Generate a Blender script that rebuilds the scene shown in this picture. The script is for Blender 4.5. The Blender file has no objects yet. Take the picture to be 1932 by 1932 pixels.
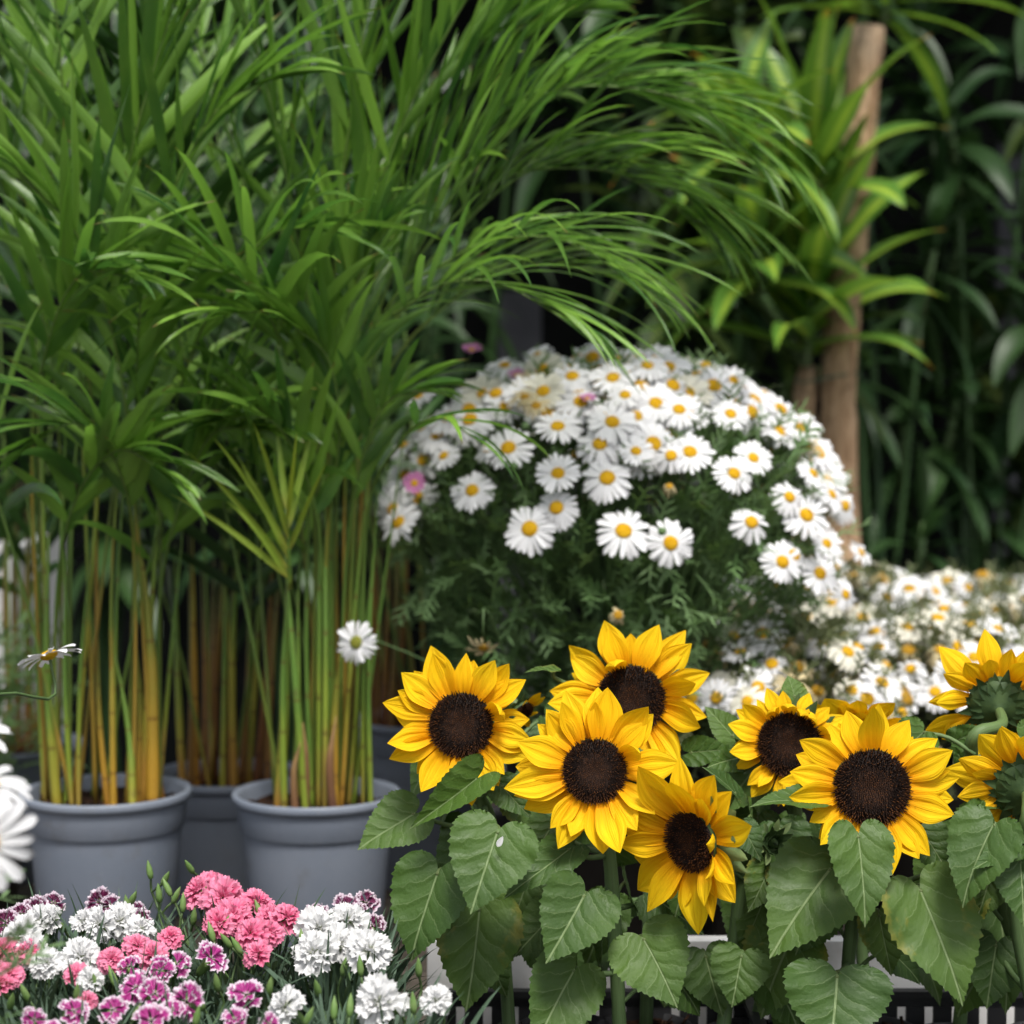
import bpy, math, random
import numpy as np
from mathutils import Vector, Matrix
random.seed(11)
R = random.uniform
rad = math.radians
sc = bpy.context.scene
COL = sc.collection

# ------------------------------------------------------------------ camera
CAMZ, PITCH, FOV = 1.25, rad(-3.0), rad(30.0)
F = 966 / math.tan(FOV / 2)                      # focal length in pixels of a 1932 px wide picture
cam = bpy.data.cameras.new('camera')
cam.sensor_width = 36; cam.lens = 18 / math.tan(FOV / 2)
cam.clip_start = 0.05; cam.clip_end = 400
cam.dof.use_dof = True; cam.dof.focus_distance = 1.93; cam.dof.aperture_fstop = 3.8
co = bpy.data.objects.new('camera', cam); COL.objects.link(co)
co.location = (0, 0, CAMZ); co.rotation_euler = (rad(90) + PITCH, 0, 0)
sc.camera = co
# ------------------------------------------------------------------ world, sun, exposure
SUN_EL, SUN_AZ = rad(60), rad(168)                # soft light through thin cloud, from high behind the camera
w = bpy.data.worlds.new('World'); sc.world = w; w.use_nodes = True
nt = w.node_tree
sky = nt.nodes.new('ShaderNodeTexSky'); sky.sky_type = 'NISHITA'; sky.sun_disc = False
sky.sun_elevation = SUN_EL; sky.sun_rotation = SUN_AZ; sky.air_density = 1.0; sky.dust_density = 3.0; sky.ozone_density = 1.0
hs = nt.nodes.new('ShaderNodeHueSaturation'); hs.inputs['Saturation'].default_value = 0.35
nt.links.new(sky.outputs[0], hs.inputs['Color'])
bg = nt.nodes['Background']; bg.inputs[1].default_value = 0.065
nt.links.new(hs.outputs[0], bg.inputs[0])
sl = bpy.data.lights.new('sun', 'SUN'); sl.energy = 1.5; sl.angle = rad(16); sl.color = (1.0, 0.96, 0.9)
so = bpy.data.objects.new('sun', sl); COL.objects.link(so)
sdir = Vector((math.sin(SUN_AZ) * math.cos(SUN_EL), math.cos(SUN_AZ) * math.cos(SUN_EL), math.sin(SUN_EL)))
so.rotation_euler = sdir.to_track_quat('Z', 'Y').to_euler(); so.location = (-2, -2, 6)
sc.view_settings.view_transform = 'Standard'; sc.view_settings.look = 'None'
sc.view_settings.exposure = 1.5; sc.view_settings.gamma = 1.0
sc.render.engine = 'CYCLES'
sc.cycles.use_denoising = True
sc.cycles.max_bounces = 4; sc.cycles.diffuse_bounces = 2; sc.cycles.glossy_bounces = 2
sc.cycles.transmission_bounces = 3; sc.cycles.transparent_max_bounces = 4
sc.cycles.caustics_reflective = False; sc.cycles.caustics_refractive = False

# ------------------------------------------------------------------ helpers
V = Vector
UP = V((0, 0, 1))
_f = V((0, math.cos(PITCH), math.sin(PITCH))); _u = V((0, -math.sin(PITCH), math.cos(PITCH)))
CAM = V((0, 0, CAMZ))
def ray(px, py):
    return (_f + V((1, 0, 0)) * ((px - 966) / F) + _u * (-(py - 966) / F)).normalized()
def at(px, py, Y):
    d = ray(px, py); return CAM + d * (Y / d.y)
def pxm(Y): return Y / F                         # metres per picture pixel at depth Y

class MB:
    def __init__(s): s.v = []; s.f = []; s.uv = []; s.r = []; s.m = []
    def grid(s, rows, uvs, rnd=None, mat=0, close=False):
        b = len(s.v); n = len(rows[0]); rnd = random.random() if rnd is None else rnd
        for row, ur in zip(rows, uvs):
            s.v.extend(row); s.uv.extend(ur); s.r.extend([rnd] * n)
        for i in range(len(rows) - 1):
            for j in range(n if close else n - 1):
                k = (j + 1) % n
                s.f.append((b + i * n + j, b + i * n + k, b + (i + 1) * n + k, b + (i + 1) * n + j)); s.m.append(mat)
    def tube(s, pts, rads, n=6, rnd=None, mat=0, cap=True, v0=0.0, v1=1.0):
        rows = []; uvs = []
        pts = [V(p) for p in pts]; N = len(pts)
        t = (pts[1] - pts[0]).normalized()
        a = t.orthogonal().normalized()
        for i, p in enumerate(pts):
            if 0 < i < N - 1: t = (pts[i + 1] - pts[i - 1])
            elif i == N - 1: t = pts[i] - pts[i - 1]
            t = t.normalized() if t.length > 1e-9 else UP
            a = (a - t * a.dot(t)).normalized(); b = t.cross(a)
            r = rads[i] if hasattr(rads, '__len__') else rads
            rows.append([p + (a * math.cos(2 * math.pi * k / n) + b * math.sin(2 * math.pi * k / n)) * r for k in range(n)])
            uvs.append([(v0 + (v1 - v0) * i / (N - 1), k / n) for k in range(n)])
        b0 = len(s.v)
        s.grid(rows, uvs, rnd, mat, True)
        if cap:
            s.f.append(tuple(b0 + k for k in reversed(range(n)))); s.m.append(mat)
            s.f.append(tuple(b0 + (N - 1) * n + k for k in range(n))); s.m.append(mat)
    def lathe(s, prof, c, n=32, mat=0):
        rows = []; uvs = []
        for i, (r, z) in enumerate(prof):
            rows.append([c + V((r * math.cos(2 * math.pi * k / n), r * math.sin(2 * math.pi * k / n), z)) for k in range(n)])
            uvs.append([(i / len(prof), k / n) for k in range(n)])
        s.grid(rows, uvs, 0.5, mat, True)
    def box(s, a, b, mat=0):
        x0, y0, z0 = a; x1, y1, z1 = b; k = len(s.v)
        s.v.extend([V(p) for p in ((x0, y0, z0), (x1, y0, z0), (x1, y1, z0), (x0, y1, z0), (x0, y0, z1), (x1, y0, z1), (x1, y1, z1), (x0, y1, z1))])
        s.uv.extend([(0, 0)] * 8); s.r.extend([0.5] * 8)
        for q in ((0, 3, 2, 1), (4, 5, 6, 7), (0, 1, 5, 4), (1, 2, 6, 5), (2, 3, 7, 6), (3, 0, 4, 7)):
            s.f.append(tuple(k + i for i in q)); s.m.append(mat)
    def mesh(s, name, mats, origin=None, smooth=True):
        me = bpy.data.meshes.new(name)
        a = np.array([tuple(p) for p in s.v], dtype=np.float32)
        if origin is not None: a = a - np.array(tuple(origin), dtype=np.float32)
        me.from_pydata(a.tolist(), [], s.f)
        li = np.empty(len(me.loops), dtype=np.int32); me.loops.foreach_get('vertex_index', li)
        uv = np.array(s.uv, dtype=np.float32)[li]
        me.uv_layers.new(name='uv').data.foreach_set('uv', uv.ravel())
        at_ = me.attributes.new('rnd', 'FLOAT', 'POINT'); at_.data.foreach_set('value', np.array(s.r, dtype=np.float32))
        for m in (mats if isinstance(mats, (list, tuple)) else [mats]): me.materials.append(m)
        me.polygons.foreach_set('material_index', np.array(s.m, dtype=np.int32))
        if smooth: me.polygons.foreach_set('use_smooth', np.ones(len(s.f), dtype=bool))
        return me

WM = {}                                           # world matrix of every object
def add(name, me, M, parent=None, kind=None):
    o = bpy.data.objects.new(name, me); COL.objects.link(o)
    if parent is not None:
        o.parent = parent; o.matrix_basis = WM[parent].inverted() @ M
    else: o.matrix_basis = M
    WM[o] = M
    if kind: o['kind'] = kind
    return o
def build(name, mb, mats, parent=None, origin=None, kind=None, smooth=True):
    origin = V(mb.v[0]) if origin is None else V(origin)
    return add(name, mb.mesh(name, mats, origin, smooth), Matrix.Translation(origin), parent, kind)
def thing(name, label, cat, loc, group=None):
    o = add(name, None, Matrix.Translation(V(loc))); o.empty_display_size = 0.05
    o['label'] = label; o['category'] = cat
    if group: o['group'] = group
    return o
def tag(o, label, cat, group=None):
    o['label'] = label; o['category'] = cat
    if group: o['group'] = group
    return o
def crv(pts, n=16):                               # Catmull-Rom through points
    P = [V(p) for p in pts]; P = [P[0] * 2 - P[1]] + P + [P[-1] * 2 - P[-2]]
    out = []; S = len(P) - 3
    for i in range(n + 1):
        x = i / n * S; k = min(int(x), S - 1); t = x - k
        a, b, c, d = P[k:k + 4]
        out.append(0.5 * ((2 * b) + (c - a) * t + (2 * a - 5 * b + 4 * c - d) * t * t + (3 * b - a - 3 * c + d) * t ** 3))
    return out
def frame(n, up=None, spin=0.0):                  # rotation matrix with local Z = n
    n = V(n).normalized(); up = V(up) if up is not None else UP
    x = up.cross(n)
    if x.length < 1e-4: x = V((1, 0, 0))
    x.normalize(); y = n.cross(x)
    return Matrix((x, y, n)).transposed().to_4x4() @ Matrix.Rotation(spin, 4, 'Z')
def rv(s): return V((R(-s, s), R(-s, s), R(-s, s)))

PROF = {
    'palm': lambda t: min(1, 0.25 + t * 5) * (1 - t ** 2.2) ** 0.8 + 0.01,
    'strap': lambda t: (0.45 + 0.55 * math.sin(min(1, t * 2.2) * math.pi / 2)) * (1 - max(0, (t - 0.45) / 0.55) ** 2) + 0.01,
    'lance': lambda t: max(0.02, math.sin(math.pi * min(1, t ** 0.8)) ** 0.8),
    'grass': lambda t: (1 - t) ** 0.6 * min(1, 0.6 + t * 3) + 0.01,
    'tri': lambda t: min(1, 0.75 + t * 1.5) * max(0.0, 1 - t ** 1.5) + 0.01,
    'lobe': lambda t: (0.5 + 0.9 * t) * (1 - t ** 4) + 0.05,
}
def blade(mb, base, d, n, L, W, prof='palm', nu=8, nv=2, droop=0.5, fold=0.3, twist=0.0, rnd=None, wave=0.0, mat=0):
    p = V(base); d = V(d).normalized(); n = V(n); pf = PROF[prof]
    n = n - d * n.dot(d); n = n.normalized() if n.length > 1e-5 else d.orthogonal().normalized()
    rows = []; uvs = []; ph = R(0, 6)
    for i in range(nu + 1):
        t = i / nu; s = d.cross(n); wd = W * 0.5 * pf(t)
        row = []; ur = []
        for j in range(nv + 1):
            v = -1 + 2 * j / nv
            row.append(p + s * (wd * v) + n * (wd * fold * abs(v) + wave * W * math.sin(t * 11 + ph + v) * abs(v)))
            ur.append((t, v * 0.5 + 0.5))
        rows.append(row); uvs.append(ur)
        p = p + d * (L / nu)
        d2 = d + V((0, 0, -1)) * (droop * (0.35 + 1.3 * t) / nu)
        d2.normalize()
        if twist: n = n + s * (twist / nu)
        n = n - d2 * n.dot(d2); n.normalize(); d = d2
    mb.grid(rows, uvs, rnd, mat)

# ------------------------------------------------------------------ materials
class NT:
    def __init__(s, name):
        s.m = bpy.data.materials.new(name); s.m.use_nodes = True; s.t = s.m.node_tree; s.t.nodes.clear()
        s.out = s.n('ShaderNodeOutputMaterial')
    def n(s, typ, **kw):
        o = s.t.nodes.new(typ)
        for k, v in kw.items(): setattr(o, k, v)
        return o
    def l(s, a, b): s.t.links.new(a, b)
    def val(s, sock, x):
        if hasattr(x, 'node'): s.l(x, sock)
        else: sock.default_value = x
    def math(s, op, a, b=0.0, clamp=False):
        o = s.n('ShaderNodeMath', operation=op); o.use_clamp = clamp
        s.val(o.inputs[0], a); s.val(o.inputs[1], b); return o.outputs[0]
    def mix(s, f, a, b, mode='MIX'):
        o = s.n('ShaderNodeMix', data_type='RGBA', blend_type=mode)
        s.val(o.inputs[0], f); s.val(o.inputs[6], c4(a)); s.val(o.inputs[7], c4(b)); return o.outputs[2]
    def ss(s, x, lo, hi, a=0.0, b=1.0):
        o = s.n('ShaderNodeMapRange', interpolation_type='SMOOTHSTEP')
        s.val(o.inputs[0], x); o.inputs[1].default_value = lo; o.inputs[2].default_value = hi; o.inputs[3].default_value = a; o.inputs[4].default_value = b
        return o.outputs[0]
    def noise(s, scale, vec=None, det=3.0, rough=0.55):
        o = s.n('ShaderNodeTexNoise'); o.inputs['Scale'].default_value = scale; o.inputs['Detail'].default_value = det; o.inputs['Roughness'].default_value = rough
        if vec is not None: s.l(vec, o.inputs['Vector'])
        return o.outputs[0]
    def uv(s):
        u = s.n('ShaderNodeUVMap', uv_map='uv'); x = s.n('ShaderNodeSeparateXYZ'); s.l(u.outputs[0], x.inputs[0])
        return x.outputs[0], x.outputs[1], u.outputs[0]
    def rnd(s):
        a = s.n('ShaderNodeAttribute', attribute_name='rnd'); o = s.n('ShaderNodeObjectInfo')
        return s.math('FRACT', s.math('ADD', a.outputs['Fac'], o.outputs['Random']))
    def pos(s): return s.n('ShaderNodeNewGeometry').outputs['Position']
    def obj(s): return s.n('ShaderNodeTexCoord').outputs['Object']
    def bump(s, h, strength=0.3, dist=0.002):
        o = s.n('ShaderNodeBump'); o.inputs['Strength'].default_value = strength; o.inputs['Distance'].default_value = dist
        s.l(h, o.inputs['Height']); return o.outputs[0]
    def finish(s, col, rough=0.5, spec=0.5, nrm=None, transl=0.0, tcol=None, sheen=0.0):
        p = s.n('ShaderNodeBsdfPrincipled')
        s.val(p.inputs['Base Color'], c4(col)); s.val(p.inputs['Roughness'], rough); p.inputs['Specular IOR Level'].default_value = spec
        if sheen: p.inputs['Sheen Weight'].default_value = sheen
        if nrm is not None: s.l(nrm, p.inputs['Normal'])
        sh = p.outputs[0]
        if transl:
            t = s.n('ShaderNodeBsdfTranslucent'); s.val(t.inputs[0], c4(tcol if tcol is not None else col))
            if nrm is not None: s.l(nrm, t.inputs['Normal'])
            mx = s.n('ShaderNodeMixShader'); mx.inputs[0].default_value = transl
            s.l(sh, mx.inputs[1]); s.l(t.outputs[0], mx.inputs[2]); sh = mx.outputs[0]
        s.l(sh, s.out.inputs[0]); return s.m
def c4(c):
    if hasattr(c, 'node'): return c
    return (c[0], c[1], c[2], 1.0)

def mat_strap(name, a, b, edge=None, stripe=None, tip=None, rough=0.42, transl=0.3, streak=0.5, base=None, spec=0.5):
    m = NT(name); u, v, _ = m.uv(); r = m.rnd()
    c = m.mix(r, a, b)
    vv = m.math('ABSOLUTE', m.math('SUBTRACT', v, 0.5))
    if stripe: c = m.mix(m.ss(vv, 0.22, 0.06), c, stripe)
    cmb = m.n('ShaderNodeCombineXYZ'); m.l(m.math('MULTIPLY', u, 2.0), cmb.inputs[0]); m.l(m.math('MULTIPLY', v, 26.0), cmb.inputs[1]); m.l(m.math('MULTIPLY', r, 37.0), cmb.inputs[2])
    ns = m.noise(1.0, cmb.outputs[0], 2.0)
    c = m.mix(m.ss(ns, 0.35, 0.7, 0, streak * 0.5), c, (a[0] * 1.7, a[1] * 1.5, a[2] * 1.3))
    if base: c = m.mix(m.ss(u, 0.25, 0.0), c, base)
    if tip: c = m.mix(m.math('MULTIPLY', m.ss(u, 0.9, 0.98), m.ss(r, 0.55, 0.62)), c, tip)
    c = m.mix(m.ss(m.noise(14, m.pos()), 0.35, 0.75, 0.0, 0.35), c, (b[0] * .8, b[1] * .75, b[2] * .7))
    h = m.math('ADD', ns, m.ss(vv, 0.05, 0.0, 0, 1.2))
    return m.finish(c, rough, spec, m.bump(h, 0.35, 0.0015), transl, m.mix(0.4, c, (a[0] * 3.2, a[1] * 2.6, a[2] * 1.0)))

M = {}
M['palm'] = mat_strap('palm_leaf', (0.028, 0.10, 0.022), (0.29, 0.53, 0.07), rough=0.27, transl=0.42, spec=0.8, tip=(0.20, 0.12, 0.04))
M['palm_shaded'] = mat_strap('shaded_palm_leaf', (0.012, 0.042, 0.012), (0.055, 0.13, 0.024), rough=0.32, transl=0.28, spec=0.6, tip=(0.20, 0.12, 0.04))  # darker copy of the palm leaf, shade between the palms put into its colour
M['fan'] = mat_strap('young_palm_leaf', (0.28, 0.40, 0.045), (0.20, 0.32, 0.04), rough=0.42, transl=0.3, base=(0.30, 0.30, 0.05))
M['drac'] = mat_strap('dracaena_leaf', (0.09, 0.21, 0.03), (0.06, 0.15, 0.024), stripe=(0.33, 0.46, 0.05), tip=(0.45, 0.17, 0.02), rough=0.35, transl=0.28)
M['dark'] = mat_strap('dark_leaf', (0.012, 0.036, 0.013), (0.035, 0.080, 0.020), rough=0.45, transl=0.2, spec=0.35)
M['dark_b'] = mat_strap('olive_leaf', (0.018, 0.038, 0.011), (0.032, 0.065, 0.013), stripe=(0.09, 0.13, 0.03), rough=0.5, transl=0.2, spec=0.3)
M['dleaf'] = mat_strap('dianthus_leaf', (0.075, 0.125, 0.085), (0.05, 0.10, 0.055), rough=0.6, transl=0.15)
M['feather'] = mat_strap('daisy_leaf', (0.10, 0.20, 0.06), (0.17, 0.27, 0.12), rough=0.55, transl=0.22)
M['feather_b'] = mat_strap('pale_daisy_leaf', (0.10, 0.14, 0.06), (0.14, 0.16, 0.07), rough=0.6, transl=0.2)

def mat_simple(name, a, b, scale=20, rough=0.5, spec=0.4, bump=0.2, bd=0.002, transl=0.0, det=4):
    m = NT(name); ns = m.noise(scale, m.pos(), det)
    c = m.mix(m.ss(ns, 0.3, 0.7), a, b)
    return m.finish(c, rough, spec, m.bump(m.noise(scale * 3, m.pos(), det), bump, bd), transl)
def mat_stem(name, bot, mid, top, rough=0.45, rings=0.0, k=1.0):
    m = NT(name); u, v, _ = m.uv(); r = m.rnd()
    ns = m.noise(9, m.pos(), 4)
    uu = m.math('ADD', u, m.math('MULTIPLY', m.math('SUBTRACT', ns, 0.5), 0.5))
    uu = m.math('ADD', uu, m.math('MULTIPLY', m.math('SUBTRACT', r, 0.5), 0.35))
    uu = m.math('MULTIPLY', uu, k)
    c = m.mix(m.ss(uu, 0.0, 0.32), bot, mid); c = m.mix(m.ss(uu, 0.3, 0.8), c, top)
    cmb = m.n('ShaderNodeCombineXYZ'); m.l(m.math('MULTIPLY', u, 6.0), cmb.inputs[0]); m.l(m.math('MULTIPLY', v, 30.0), cmb.inputs[1]); m.l(r, cmb.inputs[2])
    st = m.noise(1.0, cmb.outputs[0], 3)
    c = m.mix(m.ss(st, 0.45, 0.75, 0, 0.45), c, (bot[0] * .45, bot[1] * .35, bot[2] * .5))
    if rings:
        q = m.math('FRACT', m.math('ADD', m.math('MULTIPLY', u, rings), m.math('MULTIPLY', r, 5.0)))
        c = m.mix(m.math('MULTIPLY', m.ss(q, 0.08, 0.0), 0.75), c, (bot[0] * .35, bot[1] * .3, bot[2] * .4))
        blot = m.ss(m.noise(35, m.pos(), 5, 0.7), 0.6, 0.7, 0, 0.5)
        c = m.mix(blot, c, (0.10, 0.055, 0.025))
    return m.finish(c, rough, 0.45, m.bump(st, 0.3, 0.001))
M['cane'] = mat_stem('palm_cane', (0.32, 0.17, 0.025), (0.28, 0.27, 0.03), (0.12, 0.22, 0.03), rings=4.0, k=1.5)
M['cane_g'] = mat_stem('green_palm_cane', (0.30, 0.22, 0.04), (0.20, 0.27, 0.03), (0.10, 0.20, 0.03), rings=4.0, k=1.7)
M['cane_o'] = mat_stem('orange_palm_cane', (0.36, 0.17, 0.02), (0.42, 0.24, 0.025), (0.20, 0.22, 0.03), rings=4.0)
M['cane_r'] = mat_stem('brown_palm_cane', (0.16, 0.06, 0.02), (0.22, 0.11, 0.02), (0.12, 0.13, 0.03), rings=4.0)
M['petiole'] = mat_stem('palm_petiole', (0.30, 0.20, 0.03), (0.14, 0.20, 0.03), (0.09, 0.17, 0.03), k=2.2)
M['sheath'] = mat_stem('dry_sheath', (0.10, 0.04, 0.025), (0.16, 0.075, 0.03), (0.26, 0.16, 0.06), rough=0.8)
M['sstem'] = mat_stem('sunflower_stem', (0.10, 0.14, 0.04), (0.09, 0.15, 0.045), (0.10, 0.17, 0.06), rough=0.6)
M['tstem'] = mat_stem('thin_stem', (0.06, 0.10, 0.03), (0.08, 0.14, 0.045), (0.10, 0.18, 0.06), rough=0.55)
M['soil'] = mat_simple('soil', (0.012, 0.007, 0.004), (0.06, 0.028, 0.014), 60, 0.95, 0.2, 1.0, 0.01)
M['black'] = mat_simple('black_plastic', (0.012, 0.012, 0.013), (0.02, 0.02, 0.022), 30, 0.5, 0.45, 0.1)
M['bud'] = mat_simple('green_bud', (0.13, 0.24, 0.06), (0.20, 0.30, 0.10), 90, 0.5, 0.4, 0.2, 0.001, 0.15)
M['bract'] = mat_simple('sunflower_bract', (0.030, 0.062, 0.020), (0.060, 0.105, 0.032), 70, 0.6, 0.35, 0.4, 0.001, 0.15)
M['bract_l'] = mat_simple('pale_bract', (0.13, 0.20, 0.08), (0.20, 0.27, 0.10), 70, 0.6, 0.35, 0.4, 0.001, 0.2)
M['wire'] = mat_simple('green_wire', (0.03, 0.08, 0.05), (0.04, 0.10, 0.06), 30)

def mat_pot():
    m = NT('grey_pot_plastic'); p = m.pos()
    c = m.mix(m.ss(m.noise(7, p, 5), 0.3, 0.72), (0.155, 0.180, 0.225), (0.195, 0.218, 0.262))
    sc_ = m.noise(240, p, 2)
    c = m.mix(m.ss(sc_, 0.66, 0.74, 0, 0.35), c, (0.30, 0.30, 0.30))
    dirt = m.ss(m.noise(22, p, 6, 0.7), 0.54, 0.70, 0, 0.28)
    c = m.mix(dirt, c, (0.13, 0.125, 0.12))
    return m.finish(c, m.ss(m.noise(30, p), 0.3, 0.7, 0.42, 0.62), 0.4, m.bump(m.noise(160, p, 3), 0.12, 0.001))
M['pot'] = mat_pot()
def mat_white():
    m = NT('white_painted_board'); p = m.pos()
    c = m.mix(m.ss(m.noise(5, p, 6, 0.7), 0.4, 0.75), (0.72, 0.72, 0.72), (0.5, 0.49, 0.47))
    c = m.mix(m.ss(m.noise(70, p, 4), 0.68, 0.72), c, (0.15, 0.13, 0.11))
    return m.finish(c, 0.55, 0.4, m.bump(m.noise(80, p, 4), 0.15, 0.001))
M['white'] = mat_white()
def mat_bark():
    m = NT('cane_bark'); u, v, _ = m.uv(); p = m.pos()
    mp = m.n('ShaderNodeMapping'); mp.inputs['Scale'].default_value = (60, 60, 9); m.l(p, mp.inputs[0])
    ns = m.noise(1.0, mp.outputs[0], 6, 0.65)
    c = m.mix(m.ss(ns, 0.3, 0.72), (0.22, 0.13, 0.07), (0.52, 0.36, 0.22))
    n2 = m.noise(22, p, 5, 0.7)
    c = m.mix(m.ss(n2, 0.54, 0.68, 0, 0.8), c, (0.13, 0.075, 0.04))
    c = m.mix(m.ss(m.noise(5, p, 4), 0.45, 0.65, 0, 0.45), c, (0.30, 0.25, 0.19))
    return m.finish(c, 0.85, 0.2, m.bump(m.math('ADD', ns, n2), 1.0, 0.008))
M['bark'] = mat_bark()

def mat_sun_petal():
    m = NT('sunflower_petal'); u, v, _ = m.uv(); r = m.rnd()
    c = m.mix(m.ss(u, 0.02, 0.62), (0.86, 0.34, 0.002), (0.94, 0.64, 0.012))
    c = m.mix(m.math('MULTIPLY', r, 0.40), c, (0.88, 0.44, 0.002))
    cmb = m.n('ShaderNodeCombineXYZ'); m.l(m.math('MULTIPLY', u, 1.6), cmb.inputs[0]); m.l(m.math('MULTIPLY', v, 20.0), cmb.inputs[1]); m.l(m.math('MULTIPLY', r, 31.0), cmb.inputs[2])
    st = m.noise(1.0, cmb.outputs[0], 2.0)
    c = m.mix(m.ss(st, 0.5, 0.72, 0, 0.28), c, (0.72, 0.27, 0.002))
    sp = m.math('MULTIPLY', m.ss(m.noise(150, m.pos(), 3), 0.70, 0.76), 0.35)
    c = m.mix(sp, c, (0.45, 0.18, 0.01))
    return m.finish(c, 0.6, 0.12, m.bump(st, 0.55, 0.0025), 0.32, m.mix(0.4, c, (0.9, 0.48, 0.0)))
M['petal'] = mat_sun_petal()
def mat_sun_leaf():
    m = NT('sunflower_leaf'); u, v, uvv = m.uv(); r = m.rnd()
    x = m.math('DIVIDE', m.math('SUBTRACT', u, 0.2), 0.8)
    y = m.math('MULTIPLY', m.math('ABSOLUTE', m.math('SUBTRACT', v, 0.5)), 2.0)
    n0 = m.noise(6.0, uvv, 3)
    q = m.math('SUBTRACT', x, m.math('MULTIPLY', y, 0.62))
    q = m.math('ADD', q, m.math('MULTIPLY', m.math('MULTIPLY', y, y), 0.30))
    q = m.math('ADD', q, m.math('MULTIPLY', m.math('SUBTRACT', n0, 0.5), 0.2))
    # veins start alternately either side of the midrib
    side = m.math('GREATER_THAN', v, 0.5)
    q = m.math('ADD', q, m.math('MULTIPLY', side, 0.06))
    fr = m.math('ABSOLUTE', m.math('SUBTRACT', m.math('FRACT', m.math('ADD', m.math('MULTIPLY', q, 4.6), 0.5)), 0.5))
    vein = m.ss(fr, 0.05, 0.012)
    vein = m.math('MULTIPLY', vein, m.ss(y, 0.95, 0.35))
    mid = m.math('MULTIPLY', m.ss(y, 0.035, 0.012), m.ss(x, 0.0, 0.01))
    allv = m.math('MAXIMUM', m.math('MULTIPLY', vein, 0.34), m.math('MULTIPLY', mid, 0.85))
    vo = m.n('ShaderNodeTexVoronoi', feature='DISTANCE_TO_EDGE'); vo.inputs['Scale'].default_value = 30; m.l(uvv, vo.inputs['Vector'])
    net = m.ss(vo.outputs['Distance'], 0.09, 0.0)
    c = m.mix(r, (0.040, 0.088, 0.013), (0.080, 0.145, 0.024))
    big = m.noise(9, m.pos(), 4)
    c = m.mix(m.ss(big, 0.35, 0.7, 0, 0.5), c, (0.032, 0.066, 0.024))
    c = m.mix(m.math('MULTIPLY', net, 0.14), c, (0.09, 0.15, 0.055))
    c = m.mix(allv, c, (0.20, 0.27, 0.12))
    edge = m.math('MULTIPLY', m.ss(m.math('ADD', m.math('MULTIPLY', y, 0.5), m.math('MULTIPLY', n0, 0.8)), 0.72, 0.9), m.ss(r, 0.78, 0.82))
    c = m.mix(m.math('MULTIPLY', edge, 0.6), c, (0.22, 0.20, 0.03))
    puff = m.math('MULTIPLY', m.ss(fr, 0.0, 0.4), 1.0)
    h = m.math('ADD', m.math('MULTIPLY', puff, 0.45), m.math('MULTIPLY', net, -0.02))
    h = m.math('ADD', h, m.math('MULTIPLY', mid, -0.5))
    h = m.math('ADD', h, m.math('MULTIPLY', m.noise(45, m.pos(), 3), 0.25))
    return m.finish(c, m.ss(m.noise(40, m.pos()), 0.3, 0.7, 0.46, 0.60), 0.28, m.bump(h, 0.5, 0.004), 0.16, m.mix(0.5, c, (0.12, 0.22, 0.02)))
M['sleaf'] = mat_sun_leaf()
def mat_disc():
    m = NT('sunflower_disc'); u, v, _ = m.uv(); r = m.rnd()
    c = m.mix(m.ss(u, 0.15, 0.45), (0.032, 0.013, 0.006), (0.008, 0.004, 0.003)); c = m.mix(m.ss(u, 0.6, 0.95), c, (0.036, 0.013, 0.005))
    c = m.mix(m.math('MULTIPLY', m.ss(v, 0.5, 1.0), m.ss(r, 0.35, 0.9, 0, 0.85)), c, (0.17, 0.058, 0.012))
    return m.finish(c, 0.75, 0.25)
M['disc'] = mat_disc()
def mat_daisy(name, col, tr=0.16):
    m = NT(name); u, v, _ = m.uv(); r = m.rnd()
    cmb = m.n('ShaderNodeCombineXYZ'); m.l(m.math('MULTIPLY', u, 1.0), cmb.inputs[0]); m.l(m.math('MULTIPLY', v, 9.0), cmb.inputs[1]); m.l(m.math('MULTIPLY', r, 31.0), cmb.inputs[2])
    st = m.noise(1.0, cmb.outputs[0], 1.0)
    c = m.mix(m.math('MULTIPLY', m.ss(st, 0.4, 0.7), 0.18), col, (col[0] * .78, col[1] * .78, col[2] * .80))
    c = m.mix(m.ss(u, 0.18, 0.0, 0, 0.5), c, (col[0] * .85, col[1] * .85, col[2] * .55))
    return m.finish(c, 0.55, 0.25, m.bump(st, 0.5, 0.0015), tr)
M['daisy'] = mat_daisy('daisy_petal', (0.83, 0.83, 0.84))
M['daisy_w'] = mat_daisy('cream_daisy_petal', (0.76, 0.74, 0.63))
M['daisy_old'] = mat_daisy('withered_petal', (0.62, 0.52, 0.30))
M['daisy_p'] = mat_daisy('pink_daisy_petal', (0.55, 0.20, 0.42))
M['dcent'] = mat_simple('daisy_centre', (0.72, 0.38, 0.008), (0.80, 0.50, 0.02), 260, 0.7, 0.2, 0.9, 0.003)
M['dcent_o'] = mat_simple('old_daisy_centre', (0.45, 0.24, 0.02), (0.62, 0.36, 0.03), 260, 0.75, 0.2, 0.9, 0.003)
M['dcent_g'] = mat_simple('green_daisy_centre', (0.35, 0.33, 0.04), (0.20, 0.24, 0.05), 260, 0.75, 0.2, 0.9, 0.003)
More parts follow.
